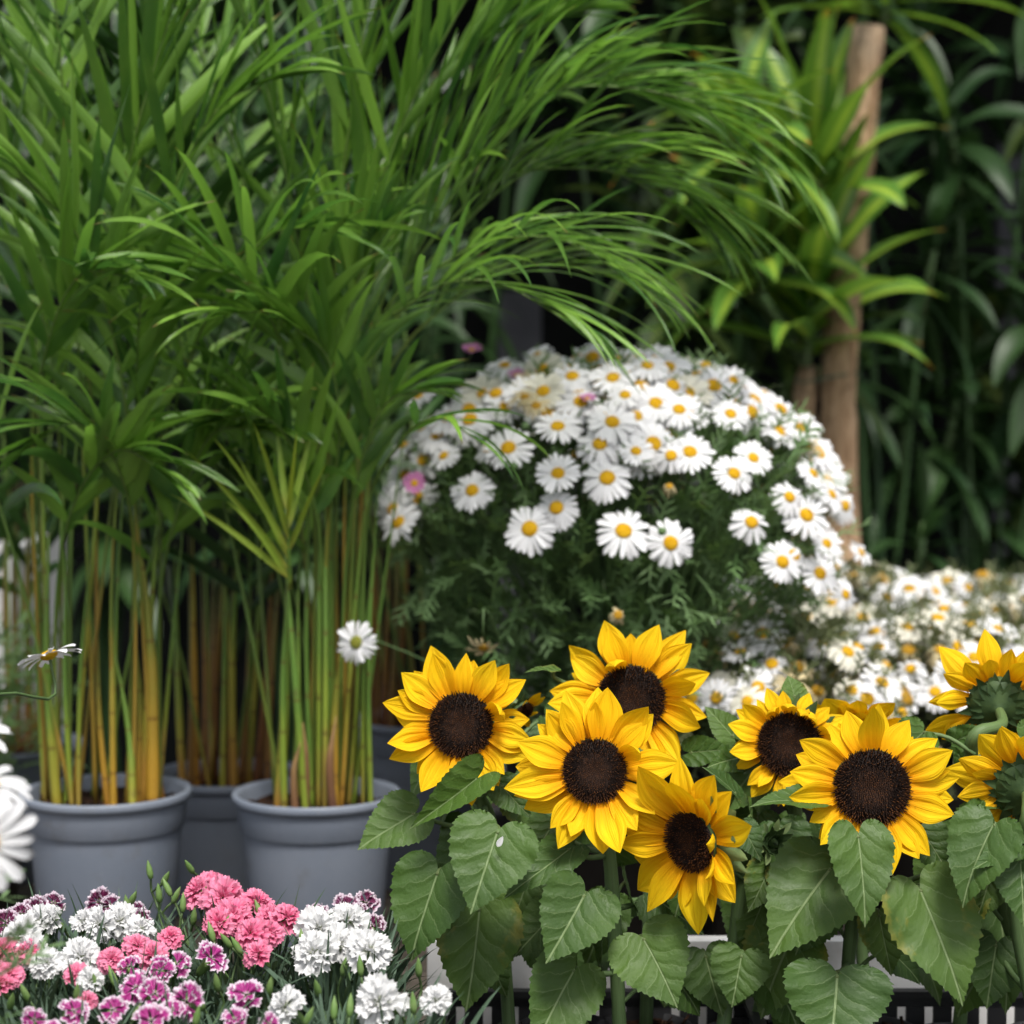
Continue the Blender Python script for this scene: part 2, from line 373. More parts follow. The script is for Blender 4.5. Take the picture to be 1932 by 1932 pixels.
def mat_dian(name, kind):
    m = NT(name); u, v, _ = m.uv(); r = m.rnd()
    cmb = m.n('ShaderNodeCombineXYZ'); m.l(m.math('MULTIPLY', u, 1.2), cmb.inputs[0]); m.l(m.math('MULTIPLY', v, 8.0), cmb.inputs[1]); m.l(m.math('MULTIPLY', r, 31.0), cmb.inputs[2])
    st = m.noise(1.0, cmb.outputs[0], 2.0)
    if kind == 'w':
        c = m.mix(m.ss(u, 0.5, 0.0), (0.75, 0.75, 0.75), (0.64, 0.67, 0.52)); c = m.mix(m.ss(st, .4, .7, 0, .15), c, (.65, .66, .66))
    elif kind == 'p':
        c = m.mix(r, (0.70, 0.080, 0.22), (0.78, 0.26, 0.42)); c = m.mix(m.ss(u, 0.45, 1.0, 0, 0.5), c, (0.80, 0.38, 0.50))
        c = m.mix(m.ss(st, .45, .7, 0, .4), c, (0.62, 0.05, 0.15))
    else:
        cmb2 = m.n('ShaderNodeCombineXYZ'); m.l(m.math('MULTIPLY', v, 5.0), cmb2.inputs[0]); m.l(m.math('MULTIPLY', r, 31.0), cmb2.inputs[1])
        e = m.math('ADD', u, m.math('MULTIPLY', m.math('SUBTRACT', m.noise(1.6, cmb2.outputs[0], 3), 0.5), 0.35))
        deep = (0.33, 0.025, 0.19) if kind == 'v' else (0.10, 0.006, 0.045)
        c = m.mix(m.ss(st, .45, .65, 0, .55), deep, (deep[0] * 1.9, deep[1] * 3.5, deep[2] * 1.9))
        c = m.mix(m.ss(e, 0.74, 0.95), c, (0.76, 0.66, 0.74))
        c = m.mix(m.ss(m.noise(2.2, cmb.outputs[0], 3), .56, .66, 0, .55), c, (0.70, 0.42, 0.62))
        c = m.mix(m.ss(e, 0.22, 0.12), c, (0.62, 0.40, 0.55))
    return m.finish(c, 0.6, 0.2, m.bump(st, 0.4, 0.0012), 0.28)
for k in 'wpvd': M['dian_' + k] = mat_dian({'w': 'white', 'p': 'pink', 'v': 'purple', 'd': 'dark_purple'}[k] + '_carnation_petal', k)
M['gravel'] = mat_simple('paving', (0.06, 0.058, 0.055), (0.10, 0.097, 0.09), 12, 0.85, 0.3, 0.4, 0.004)
M['wood'] = mat_simple('darkened_wood', (0.035, 0.028, 0.022), (0.09, 0.075, 0.06), 18, 0.8, 0.25, 0.5, 0.003)  # wood darkened to cut light bounced up into the foliage
M['shade'] = mat_simple('shade_black', (0.004, 0.005, 0.0045), (0.009, 0.010, 0.009), 9, 0.9, 0.2, 0.3)  # near-black, puts the deep shade behind the plants into the boards' colour
M['pale'] = mat_simple('pale_board', (0.12, 0.12, 0.135), (0.18, 0.18, 0.2), 6, 0.7, 0.3, 0.1)

# ------------------------------------------------------------------ setting
mb = MB(); mb.grid([[V((-60, -20, 0)), V((60, -20, 0))], [V((-60, 120, 0)), V((60, 120, 0))]], [[(0, 0), (1, 0)], [(0, 1), (1, 1)]])
g = build('ground', mb, M['gravel'], origin=(0, 0, 0)); g['kind'] = 'structure'

def bench(name, label, x0, x1, y0, y1, z, nplank, group=None, mat='white'):
    t = thing(name, label, 'bench', ((x0 + x1) / 2, (y0 + y1) / 2, 0), group)
    wy = (y1 - y0) / nplank
    for i in range(nplank):
        b = MB(); b.box((x0, y0 + i * wy + 0.004, z - 0.028 - 0.0006 * (i % 3)), (x1, y0 + (i + 1) * wy - 0.004, z - 0.001 * (i % 2))); build('plank', b, M[mat], t, smooth=False)
    for x in (x0 + 0.05, x1 - 0.11):
        for y in (y0 + 0.03, y1 - 0.09):
            b = MB(); b.box((x, y, 0.0), (x + 0.06, y + 0.06, z - 0.029)); build('leg', b, M[mat], t, smooth=False)
    return t
BZ = 0.47
bench('display_bench', 'long low darkened wooden bench carrying crates, carnations and palm pots', -1.3, 1.3, 1.15, 3.45, BZ, 17, mat='wood')
bench('shelf_bench', 'white bench standing behind the low daisies under the tied canes', 0.45, 2.3, 3.78, 4.25, 0.885, 4)

# near-black backdrop standing in for shade, and an added unseen awning darkening the rear
t = thing('shade_backdrop', 'near-black board backdrop standing in for deep shade behind the plants', 'wall', (0, 5.6, 0))
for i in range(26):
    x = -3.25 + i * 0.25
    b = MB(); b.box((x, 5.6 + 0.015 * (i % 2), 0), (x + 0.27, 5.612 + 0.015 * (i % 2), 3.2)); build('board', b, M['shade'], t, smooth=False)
t = thing('added_shade_awning', 'added unseen awning shading the rear row of plants', 'awning', (0, 4.6, 0))
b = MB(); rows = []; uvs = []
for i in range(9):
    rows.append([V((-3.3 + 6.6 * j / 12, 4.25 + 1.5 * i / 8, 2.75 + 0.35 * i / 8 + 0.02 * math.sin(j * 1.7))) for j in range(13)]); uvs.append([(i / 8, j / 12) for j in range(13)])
b.grid(rows, uvs); cn = build('shade_canopy', b, M['shade'], t)
for x in (-3.2, 3.2):
    b = MB(); b.tube([(x, 4.3, 0), (x, 4.3, 2.755)], 0.025, 8); build('post', b, M['black'], t)

for i, (x, z0, z1, wd, y) in enumerate([(1.345, 0.7, 2.0, 0.03, 5.2), (0.93, 0.4, 1.35, 0.05, 5.3), (0.02, 0.6, 1.58, 0.06, 5.25)]):
    b = MB(); b.box((x - wd, y, 0), (x + wd, y + 0.03, z1)); o = build('pale_board', b, M['pale'], smooth=False)
    tag(o, ['tall pale upright board behind the dark rear leaves', 'short pale board low behind the dark leaves', 'wide pale board behind the arching palm fronds'][i], 'board')
b = MB(); b.box((-1.3, 3.5, 0), (-0.915, 3.9, 1.0)); o = build('white_cabinet', b, M['white'], smooth=False)
tag(o, 'white box panel standing behind the palm with the thickest orange canes', 'box')

# ------------------------------------------------------------------ pots
def soil_mesh(c, r, parent, amp=0.006, mat='soil'):
    b = MB(); rows = []; uvs = []
    for i in range(9):
        rr = r * (i + 0.02) / 8
        rows.append([c + V((rr * math.cos(2 * math.pi * k / 28), rr * math.sin(2 * math.pi * k / 28), R(-amp, amp))) for k in range(28)])
        uvs.append([(i / 8, k / 28) for k in range(28)])
    b.grid(rows, uvs, None, 0, True)
    s = build('soil', b, M[mat], parent)
    b = MB()
    for k in range(int(60 * r / 0.11)):
        a = R(0, 6.28); q = r * math.sqrt(R(0, 1)) * 0.95; p = c + V((q * math.cos(a), q * math.sin(a), R(0, amp)))
        d = V((R(-1, 1), R(-1, 1), R(0, 0.7))).normalized()
        b.tube([p, p + d * R(0.006, 0.02)], R(0.0008, 0.003), 4)
    build('soil_crumbs', b, M['soil'], s, kind='stuff')
    return s
def palm_pot(parent, c, r, h):                    # c = centre of the rim plane
    b = MB(); H = -h
    b.lathe([(r * 0.72, H), (r * 0.74, H + 0.004), (r * 0.882, -0.0545), (r * 0.8825, -0.054), (r * 0.880, -0.0535), (r * 0.880, -0.0525), (r * 0.915, -0.0515), (r * 0.918, -0.051), (r * 0.945, -0.014)], c, 56)
    b.lathe([(r * 0.86, -0.03), (r * 0.70, H + 0.006), (0.001, H + 0.006)], c, 56)
    p = build('pot', b, M['pot'], parent, c + V((0, 0, H)))
    b = MB()
    b.lathe([(r * 0.945, -0.014), (r * 0.985, -0.013), (r, -0.009), (r, -0.003), (r * 0.985, 0.0), (r * 0.93, -0.001), (r * 0.905, -0.006), (r * 0.86, -0.03)], c, 56)
    build('rim', b, M['pot'], p, c)
    return p
def black_pot(parent, x, y, z, r, h):
    b = MB(); c = V((x, y, z))
    b.lathe([(0.001, 0), (r * 0.75, 0.0), (r * 0.97, h * 0.9), (r * 1.04, h * 0.905), (r * 1.04, h), (r * 0.98, h), (r * 0.95, h * 0.85)], c, 20)
    build('pot', b, M['black'], parent, c)
    soil_mesh(V((x, y, z + h * 0.88)), r * 0.95, parent, 0.004)

# ------------------------------------------------------------------ palms
LEAFCOUNT = {}
def frond(parent, path, r0, r1, start, n, L, W, mat, stuffmb, cane='petiole', ang=(56, 20), droop=0.7, vee=0.35, limit=300, nu=8):
    N = len(path) - 1
    b = MB(); b.tube(path, [r0 + (r1 - r0) * (i / N) ** 0.7 for i in range(N + 1)], 6)
    fr = build('frond', b, M[cane], parent)
    for k in range(n):
        s = k / (n - 1); t = start + (1 - start) * s ** 0.95
        x = min(t * N, N - 0.001); i = int(x); p = path[i].lerp(path[i + 1], x - i)
        tg = (path[min(i + 1, N)] - path[max(i - 1, 0)]).normalized()
        hor = V((tg.x, tg.y, 0)); 
        dors = (UP - tg * tg.z)
        if tg.z > 0.9 and hor.length > 0.01: dors = -hor.normalized() - tg * tg.dot(-hor.normalized())
        if dors.length < 0.05: dors = tg.orthogonal()
        dors.normalize(); side = tg.cross(dors) * (1 if k % 2 else -1)
        a = rad(ang[0] + (ang[1] - ang[0]) * s + R(-14, 14))
        d = tg * math.cos(a) + side * math.sin(a) + dors * (vee * math.sin(a) * R(0.2, 1.6)) + rv(0.14)
        ll = L * (0.55 + 0.45 * math.sin(math.pi * min(1, 0.22 + 0.75 * s))) * (1 - 0.45 * max(0, s - 0.75) / 0.25) * R(0.85, 1.12)
        lw = W * R(0.8, 1.15) * (1 - 0.25 * s)
        args = dict(prof='palm', nu=nu, nv=2, droop=droop * R(0.5, 1.5), fold=0.35, twist=R(-1.3, 1.3), wave=0.05)
        if LEAFCOUNT.get(parent, 0) < limit:
            q = MB(); blade(q, p, d, dors, ll, lw, **args); build('leaflet', q, M[mat], fr); LEAFCOUNT[parent] = LEAFCOUNT.get(parent, 0) + 1
        else: blade(stuffmb, p, d, dors, ll, lw, **args)
    return fr
def rand_path(base, az, lean, H, bend, n=22):
    d = V((math.cos(az) * lean, math.sin(az) * lean, 1)).normalized(); p = V(base); out = [p.copy()]
    o = V((math.cos(az), math.sin(az), -0.55))
    for i in range(n):
        t = (i + 1) / n
        p = p + d * (H / n); out.append(p.copy()); d = (d + o * (bend * t ** 2 * 3.0 / n)).normalized()
    return out
def cane_tube(parent, p0, p1, w0, w1, mat, name='cane', bow=0.0):
    p1 = p1 + (p1 - p0) * 0.25
    mid = (p0 + p1) / 2 + V((bow, 0, 0)) + rv(0.009)
    path = crv([p0 - V((0, 0, 0.02)), mid, p1], 12)
    b = MB(); b.tube(path, [(w0 + (w1 - w0) * (i / 12)) * (1 - 0.85 * max(0, (i - 6) / 6) ** 1.5) * R(0.94, 1.06) for i in range(13)], 8); return build(name, b, M[mat], parent)

def palm(label, px, py, Y, hw, canes, heroes, nrand, seed, leafmat='palm', hs=(1.15, 1.5), azs=None, limit=300, group='potted palms', Lr=(0.22, 0.32), lean=(0.05, 0.22), nlow=3):
    random.seed(seed)
    c = at(px, py, Y); r = hw * pxm(Y)
    h = c.z - BZ
    t = thing('potted_palm', label, 'palm', (c.x, c.y, BZ), group)
    palm_pot(t, c, r, h); soil_mesh(c + V((0, 0, -0.022)), r * 0.88, t)
    st = MB()
    for (bx, by, tx, ty, w0, w1, m, dy) in canes:
        Yb = Y + dy
        p0 = at(bx, by, Yb); p0.z = c.z - 0.024
        cane_tube(t, p0, at(tx, ty, Yb + R(-0.02, 0.03)), w0 * pxm(Y) / 2, w1 * pxm(Y) / 2, m)
    for (pts, start, n, L, W, dr) in heroes:
        P = [at(x, y, Y + dy) for (x, y, dy) in pts]; P[0].z = c.z - 0.03
        wide = W >= 0.02
        frond(t, crv(P, 26), 0.0031, 0.0010, start - (0.09 if wide else 0.03), int(n * (0.66 if wide else 0.56)), L * (1.12 if wide else 1.3), W * (0.95 if wide else 1.05), leafmat, st, droop=dr, ang=(34, 10) if wide else (46, 16), limit=limit)
    for k in range(nrand + nlow):
        low = k >= nrand
        a = R(*azs) if azs else R(0, 6.28); q = r * 0.6 * math.sqrt(R(0, 1)); b0 = R(0, 6.28)
        if low and not azs: a = R(3.0, 6.4)
        base = c + V((q * math.cos(b0), q * math.sin(b0), -0.03))
        H = R(0.55, 0.9) if low else R(*hs)
        frond(t, rand_path(base, a, R(*lean), H, R(0.3, 1.1) * (1.4 if low else 1)), 0.0036, 0.001, R(0.42, 0.6), random.randint(14, 20) if low else random.randint(22, 30), R(*Lr), R(0.013, 0.021), leafmat, st, droop=R(0.5, 1.2), ang=(50, 16), limit=limit)
    if st.v: build('leaflets', st, M[leafmat], t, kind='stuff')
    return t

c1 = [(87, 1495, 70, 1095, 12, 8, 'cane_g', 0.0), (98, 1495, 60, 1050, 11, 7, 'cane', 0.02), (110, 1500, 96, 1112, 19, 12, 'cane', -0.04), (124, 1500, 118, 1080, 12, 8, 'cane_g', -0.03),
      (137, 1500, 132, 1094, 10, 7, 'cane_g', -0.05), (147, 1500, 165, 1150, 9, 6, 'cane_g', -0.05), (214, 1504, 212, 1203, 14, 8, 'cane_o', -0.06), (250, 1504, 223, 1290, 17, 9, 'cane', -0.07),
      (206, 1480, 190, 1270, 14, 7, 'cane_o', -0.02), (262, 1480, 255, 1250, 20, 12, 'cane_o', 0.0), (287, 1500, 264, 1090, 29, 13, 'cane_o', -0.03), (305, 1482, 294, 1270, 20, 10, 'cane_o', 0.03),
      (178, 1472, 172, 1200, 15, 8, 'cane_g', 0.06), (264, 1150, 314, 860, 12, 7, 'cane', -0.03), (294, 1290, 340, 1050, 9, 6, 'cane_g', 0.02), (70, 1100, 120, 760, 8, 6, 'cane_g', 0), (96, 1112, 82, 700, 10, 6, 'cane_g', -0.02),
      (212, 1203, 240, 900, 8, 5, 'cane_g', -0.03), (130, 1095, 205, 480, 9, 6, 'cane', -0.03)]
h1 = [([(110, 1490, -0.04), (105, 1150, -0.06), (140, 950, -0.12), (220, 850, -0.18), (310, 890, -0.2)], 0.5, 34, 0.15, 0.024, 0.8),
      ([(250, 1490, -0.05), (255, 1100, -0.08), (230, 900, -0.15), (150, 800, -0.2), (60, 840, -0.2)], 0.5, 34, 0.16, 0.024, 0.8),
      ([(300, 1490, 0), (300, 1150, -0.02), (340, 950, -0.08), (400, 820, -0.1), (480, 810, -0.12)], 0.5, 34, 0.16, 0.022, 0.8),
      ([(100, 1490, 0), (80, 1000, 0), (70, 600, 0), (95, 200, 0), (120, -120, 0.1)], 0.42, 44, 0.24, 0.024, 0.3),
      ([(130, 1490, -0.03), (140, 900, -0.05), (200, 500, -0.1), (270, 200, -0.15), (350, -60, -0.15)], 0.45, 44, 0.24, 0.024, 0.35),
      ([(110, 1490, 0), (110, 800, 0), (30, 420, -0.05), (-70, 200, -0.1)], 0.45, 40, 0.24, 0.022, 0.6),
      ([(214, 1490, -0.05), (215, 1000, -0.08), (290, 480, -0.12), (400, 220, -0.15), (530, 140, -0.15)], 0.5, 40, 0.22, 0.02, 0.9),
      ([(287, 1490, -0.03), (264, 1089, -0.05), (230, 720, -0.12), (160, 470, -0.2), (50, 340, -0.25)], 0.5, 40, 0.22, 0.022, 0.8),
      ([(300, 1490, 0), (310, 900, -0.02), (390, 600, -0.1), (500, 450, -0.15), (600, 430, -0.2)], 0.48, 42, 0.2, 0.016, 0.8),
      ([(90, 1490, 0), (60, 900, -0.05), (90, 650, -0.15), (150, 520, -0.2), (230, 520, -0.25)], 0.55, 30, 0.2, 0.022, 0.8),
      ([(240, 1490, 0), (260, 800, 0), (270, 400, 0), (250, 100, 0), (230, -150, 0)], 0.45, 44, 0.25, 0.024, 0.3),
      ([(180, 1480, 0.05), (180, 900, 0.05), (150, 450, 0.05), (160, 100, 0.05), (180, -160, 0)], 0.45, 44, 0.25, 0.024, 0.3)]
palm('potted palm in grey pot with the thickest orange canes, nearest the big daisies', 200, 1488, 2.66, 162, c1, h1, 3, 3)

c2 = [(524, 1490, 538, 1171, 21, 14, 'cane', -0.03), (537, 1495, 545, 1140, 14, 9, 'cane_g', -0.05), (552, 1495, 560, 1200, 13, 8, 'cane', -0.06), (579, 1500, 545, 1135, 15, 11, 'cane_g', -0.075),
      (590, 1490, 588, 1000, 11, 7, 'cane_g', -0.02), (600, 1495, 605, 900, 10, 7, 'cane_g', -0.04), (612, 1495, 612, 960, 11, 7, 'cane_g', -0.06), (622, 1490, 628, 850, 10, 7, 'cane_g', 0.0),
      (630, 1495, 640, 1290, 20, 12, 'cane_o', -0.04), (640, 1290, 686, 995, 11, 6, 'cane', -0.03), (563, 1480, 575, 1000, 10, 7, 'cane_g', 0.03), (655, 1478, 672, 1100, 8, 6, 'cane_g', 0.0),
      (670, 1478, 690, 1050, 8, 6, 'cane_g', 0.02), (684, 1480, 704, 1100, 8, 6, 'cane_g', -0.02), (700, 1490, 710, 1050, 10, 7, 'cane_g', -0.04), (645, 1470, 650, 900, 9, 6, 'cane_g', 0.05), (660, 1200, 750, 900, 7, 5, 'cane_g', 0.0),
      (575, 1500, 572, 1400, 16, 12, 'sheath', -0.075), (632, 1500, 634, 1390, 18, 12, 'sheath', -0.075), (560, 1498, 566, 1430, 16, 9, 'sheath', -0.085)]
h2 = [([(600, 1490, 0), (610, 1150, -0.05), (590, 940, -0.1), (520, 800, -0.15), (420, 790, -0.16)], 0.55, 34, 0.15, 0.022, 0.8),
      ([(640, 1490, 0), (650, 1100, -0.04), (680, 880, -0.1), (730, 760, -0.15), (800, 740, -0.16)], 0.5, 30, 0.13, 0.02, 0.8),
      ([(610, 1490, 0), (615, 1050, -0.06), (640, 820, -0.12), (620, 680, -0.16), (560, 620, -0.18)], 0.5, 36, 0.16, 0.024, 0.8),
      ([(600, 1490, 0), (625, 900, -0.05), (640, 720, -0.1), (665, 560, -0.12), (700, 470, -0.15)], 0.52, 44, 0.2, 0.022, 0.8),
      ([(640, 1490, 0), (660, 1000, 0), (700, 700, -0.02), (800, 450, -0.05), (960, 250, -0.08), (1130, 120, -0.1)], 0.42, 48, 0.22, 0.020, 0.5),
      ([(650, 1490, 0), (690, 700, -0.05), (850, 490, -0.12), (1050, 450, -0.18), (1230, 560, -0.2)], 0.48, 60, 0.18, 0.011, 1.0),
      ([(640, 1490, 0), (700, 600, 0), (850, 300, 0), (1050, 170, -0.03), (1300, 190, -0.06), (1420, 300, -0.08)], 0.45, 70, 0.2, 0.011, 0.9),
      ([(620, 1490, 0), (620, 800, 0), (640, 400, -0.02), (680, 100, -0.05), (720, -160, -0.05)], 0.45, 44, 0.24, 0.024, 0.35),
      ([(640, 1490, 0.03), (640, 800, 0), (720, 350, -0.05), (850, 50, -0.1), (1000, -170, -0.12)], 0.45, 44, 0.25, 0.024, 0.4),
      ([(580, 1490, 0), (600, 800, 0), (560, 450, -0.03), (500, 150, -0.05), (430, -60, -0.05)], 0.45, 40, 0.22, 0.02, 0.5),
      ([(590, 1490, 0), (590, 900, -0.05), (530, 650, -0.15), (460, 530, -0.2), (340, 500, -0.22)], 0.5, 36, 0.2, 0.018, 0.9),
      ([(690, 1490, 0), (690, 1000, -0.08), (760, 830, -0.2), (830, 790, -0.28), (900, 830, -0.3)], 0.55, 16, 0.12, 0.012, 0.9),
      ([(650, 1490, 0), (660, 750, -0.05), (780, 570, -0.15), (920, 530, -0.2), (1080, 610, -0.22)], 0.48, 56, 0.18, 0.011, 1.0),
      ([(650, 1490, 0.05), (700, 700, 0.05), (900, 370, 0.03), (1130, 320, 0), (1290, 400, 0)], 0.45, 64, 0.19, 0.011, 0.9),
      ([(600, 1490, 0), (600, 1000, -0.05), (570, 720, -0.1), (520, 600, -0.15), (440, 590, -0.2)], 0.55, 30, 0.18, 0.018, 1.0),
      ([(660, 1490, 0.06), (720, 700, 0.05), (880, 420, 0.02), (1060, 300, 0), (1250, 330, -0.02), (1330, 420, -0.02)], 0.42, 74, 0.2, 0.012, 0.8),
      ([(660, 1490, 0.06), (700, 800, 0.08), (860, 560, 0.08), (1000, 500, 0.05), (1150, 520, 0.02)], 0.45, 64, 0.19, 0.011, 0.9),
      ([(640, 1490, 0.04), (690, 700, 0.04), (820, 380, 0.05), (960, 220, 0.05), (1120, 160, 0.05), (1260, 200, 0.05)], 0.42, 74, 0.22, 0.013, 0.8),
      ([(640, 1490, 0.04), (680, 700, 0.04), (760, 300, 0.05), (900, 90, 0.05), (1090, 20, 0.05)], 0.42, 50, 0.24, 0.022, 0.6),
      ([(630, 1490, 0), (640, 900, 0.0), (760, 420, 0.0), (900, 150, 0), (1080, 20, 0)], 0.45, 44, 0.24, 0.022, 0.4)]
P2 = palm('potted palm in grey pot whose feathery fronds arch over the daisies', 597, 1492, 2.66, 160, c2, h2, 3, 5, azs=(1.9, 4.0))
# young fan shoot of the second palm
random.seed(21)
bs = at(547, 1110, 2.55)
rach = crv([bs, at(545, 1040, 2.53), at(540, 960, 2.52)], 8)
b = MB(); b.tube(rach, [0.0035 - 0.0003 * i for i in range(9)], 6); fan = build('frond', b, M['cane_g'], P2)
for i, (x, y, j) in enumerate([(324, 950, 1), (345, 862, 2), (402, 842, 4), (446, 868, 3), (478, 812, 5), (520, 800, 8), (560, 830, 7), (596, 800, 6), (618, 880, 4), (430, 960, 1)]):
    b0 = rach[j]; p1 = at(x, y, 2.44 + R(-0.03, 0.1)); d = p1 - b0; q = MB()
    blade(q, b0, d + V((0, 0, d.length * 0.2)), V((R(-.5, .5), -1, 0.5)), d.length * 1.05, R(0.007, 0.011), 'palm', 10, 2, 0.4, 0.55, R(-1, 1), wave=0.04)
    build('leaflet', q, M['fan'], fan)
c3 = [(346 + 6 * i, 1442, 340 + 7.4 * i + R(-8, 8), R(1040, 1150), R(9, 17), R(6, 9), random.choice(['cane_r', 'cane_r', 'cane_o', 'cane']), R(-0.09, 0.05)) for i in range(0, 27, 2)]
palm('potted palm in grey pot standing behind and between the two front palms', 430, 1456, 2.98, 150, c3, [], 3, 9, 'palm_shaded', limit=260, hs=(1.1, 1.55))
c4_ = [(690 + 7 * i, 1345, 690 + 9 * i, R(950, 1100), R(7, 12), 6, 'cane_r', R(-0.06, 0.06)) for i in range(10)]
palm('potted palm in grey pot half hidden behind the sunflower that stands alone', 800, 1352, 3.15, 135, c4_, [], 4, 14, 'palm_shaded', limit=200, hs=(1.1, 1.5), azs=(2.0, 3.9))
palm('potted palm at the far side of the thick orange canes by the white panel', 20, 1400, 3.2, 140, [(20 + 7 * i, 1400, 10 + 9 * i, 1000, 10, 7, 'cane_r', 0) for i in range(9)], [], 5, 17, 'palm_shaded', limit=200, hs=(1.1, 1.7))

# ------------------------------------------------------------------ dracaenas
def rosette(t, c, up, n, L, W, mat, seed, spread=(0.15, 1.25), droop=(0.6, 1.5), name='leaf', stem=0.12):
    random.seed(seed)
    b = MB(); b.tube([c, c + up * stem * 0.5, c + up * stem], [0.011, 0.01, 0.006], 8); build('shoot', b, M['tstem'], t)
    for k in range(n):
        s = k / n; a = k * 2.4 + R(-0.3, 0.3)
        e = spread[1] + (spread[0] - spread[1]) * s
        x = up.orthogonal().normalized(); y = up.cross(x)
        o = x * math.cos(a) + y * math.sin(a); d = o * math.sin(e) + up * math.cos(e)
        q = MB(); blade(q, c + up * stem * (0.1 + 0.9 * s), d, up, L * R(0.75, 1.1), W * R(0.75, 1.1), 'strap', 10, 4, R(*droop) * (0.4 + 0.6 * math.sin(e)), 0.3, R(-0.5, 0.5), wave=0.04)
        build(name, q, M[mat], t)
t = thing('dracaena_plant', 'dracaena with a thick bare cane tied to a shorter one by green wire', 'plant', (0.70, 4.0, 0), 'potted dracaenas')
def trunk(t, pts, rads, n=14, seg=40):
    path = crv(pts, seg); k = len(rads) - 1
    b = MB(); rr = []
    for i in range(seg + 1):
        x = i / seg * k; j = min(int(x), k - 1); rr.append((rads[j] + (rads[j + 1] - rads[j]) * (x - j)) * R(0.92, 1.09))
    b.tube(path, rr, n)
    return build('cane', b, M['bark'], t)
pb = [at(1600, 1500, 4.0), at(1590, 1050, 4.0), at(1583, 700, 4.0), at(1608, 400, 4.0), at(1636, 52, 4.0)]
pb[0].z = 0.30
trunk(t, pb, [0.042, 0.038, 0.037, 0.036, 0.037])
pc = [at(1510, 1500, 4.03), at(1516, 900, 4.03), at(1521, 690, 4.03)]; pc[0].z = 0.30
trunk(t, pc, [0.027, 0.025, 0.025], seg=24)
b = MB(); w0 = at(1516, 712, 4.0)
b.tube([at(1497, 716, 3.99), at(1515, 722, 3.965), at(1545, 716, 3.955), at(1585, 708, 3.955), at(1618, 704, 3.985), at(1600, 704, 4.045), at(1540, 714, 4.06), at(1497, 716, 4.02)], 0.0022, 5); build('tie_wire', b, M['wire'], t)
pot_c = V((0.70, 4.02, 0)); b = MB()
b.lathe([(0.001, 0), (0.13, 0.0), (0.17, 0.30), (0.18, 0.302), (0.18, 0.33), (0.165, 0.33), (0.16, 0.28)], pot_c, 28); build('pot', b, M['black'], t); soil_mesh(pot_c + V((0, 0, 0.29)), 0.16, t)
rosette(t, at(1521, 690, 3.98), V((0.02, -0.22, 1)).normalized(), 20, 0.36, 0.075, 'drac', 31, spread=(0.1, 1.35), stem=0.2)
rosette(t, at(1535, 420, 3.94), V((-0.05, -0.2, 1)).normalized(), 16, 0.36, 0.080, 'drac', 32, spread=(0.1, 1.3), stem=0.16)
rosette(t, at(1440, 560, 3.9), V((-0.2, -0.3, 1)).normalized(), 16, 0.28, 0.07, 'drac', 36, spread=(0.2, 1.8), droop=(1.0, 2.2), stem=0.12)
rosette(t, at(1665, 45, 4.02), V((0.25, -0.1, 1)).normalized(), 14, 0.34, 0.05, 'drac', 34, spread=(0.3, 1.7), stem=0.1)
rosette(t, at(1400, 330, 3.85), V((-0.1, -0.2, 1)).normalized(), 14, 0.28, 0.068, 'drac', 35, spread=(0.3, 1.9), droop=(1.2, 2.2), stem=0.08)
for (bx, by, tx, ty) in [(1535, 420, 1524, 640), (1400, 330, 1500, 650), (1440, 560, 1515, 690)]:
    b = MB(); b.tube(crv([at(tx, ty, 4.01), at((tx + bx) / 2 + 8, (ty + by) / 2, 4.0), at(bx, by, 4.0 if bx > 1450 else 3.85)], 8), 0.009, 7); build('side_shoot', b, M['tstem'], t)

def dark_plant(label, x, y, z1, seed, mat, nros, L, W, cane_r=0.012, n=18, spread=(0.3, 2.5), droop=(0.8, 2.6)):
    random.seed(seed)
    t = thing('dracaena_plant', label, 'plant', (x, y, 0), 'potted dracaenas')
    b = MB(); c = V((x, y, 0)); b.lathe([(0.001, 0), (0.11, 0), (0.15, 0.27), (0.155, 0.27), (0.155, 0.3), (0.14, 0.3), (0.135, 0.26)], c, 20); build('pot', b, M['black'], t); soil_mesh(c + V((0, 0, 0.265)), 0.135, t)
    for k in range(nros):
        random.seed(seed * 50 + k)
        h = 0.75 + (z1 - 0.75) * (k + 0.5) / nros
        top = V((x + R(-0.16, 0.16), y + R(-0.15, 0.15), h))
        p = [V((x + R(-0.06, 0.06), y + R(-0.06, 0.06), 0.26)), V((x + (top.x - x) * 0.4, y + (top.y - y) * 0.4, h * 0.6)), top]
        b = MB(); b.tube(crv(p, 10), cane_r * R(0.5, 0.8), 7); build('cane', b, M['dark'], t)
        rosette(t, top, V((R(-0.3, 0.3), R(-0.4, 0.1), 1)).normalized(), n, L * R(0.8, 1.15), W * R(0.85, 1.15), mat, seed * 77 + k, spread=spread, droop=droop, stem=R(0.12, 0.3))
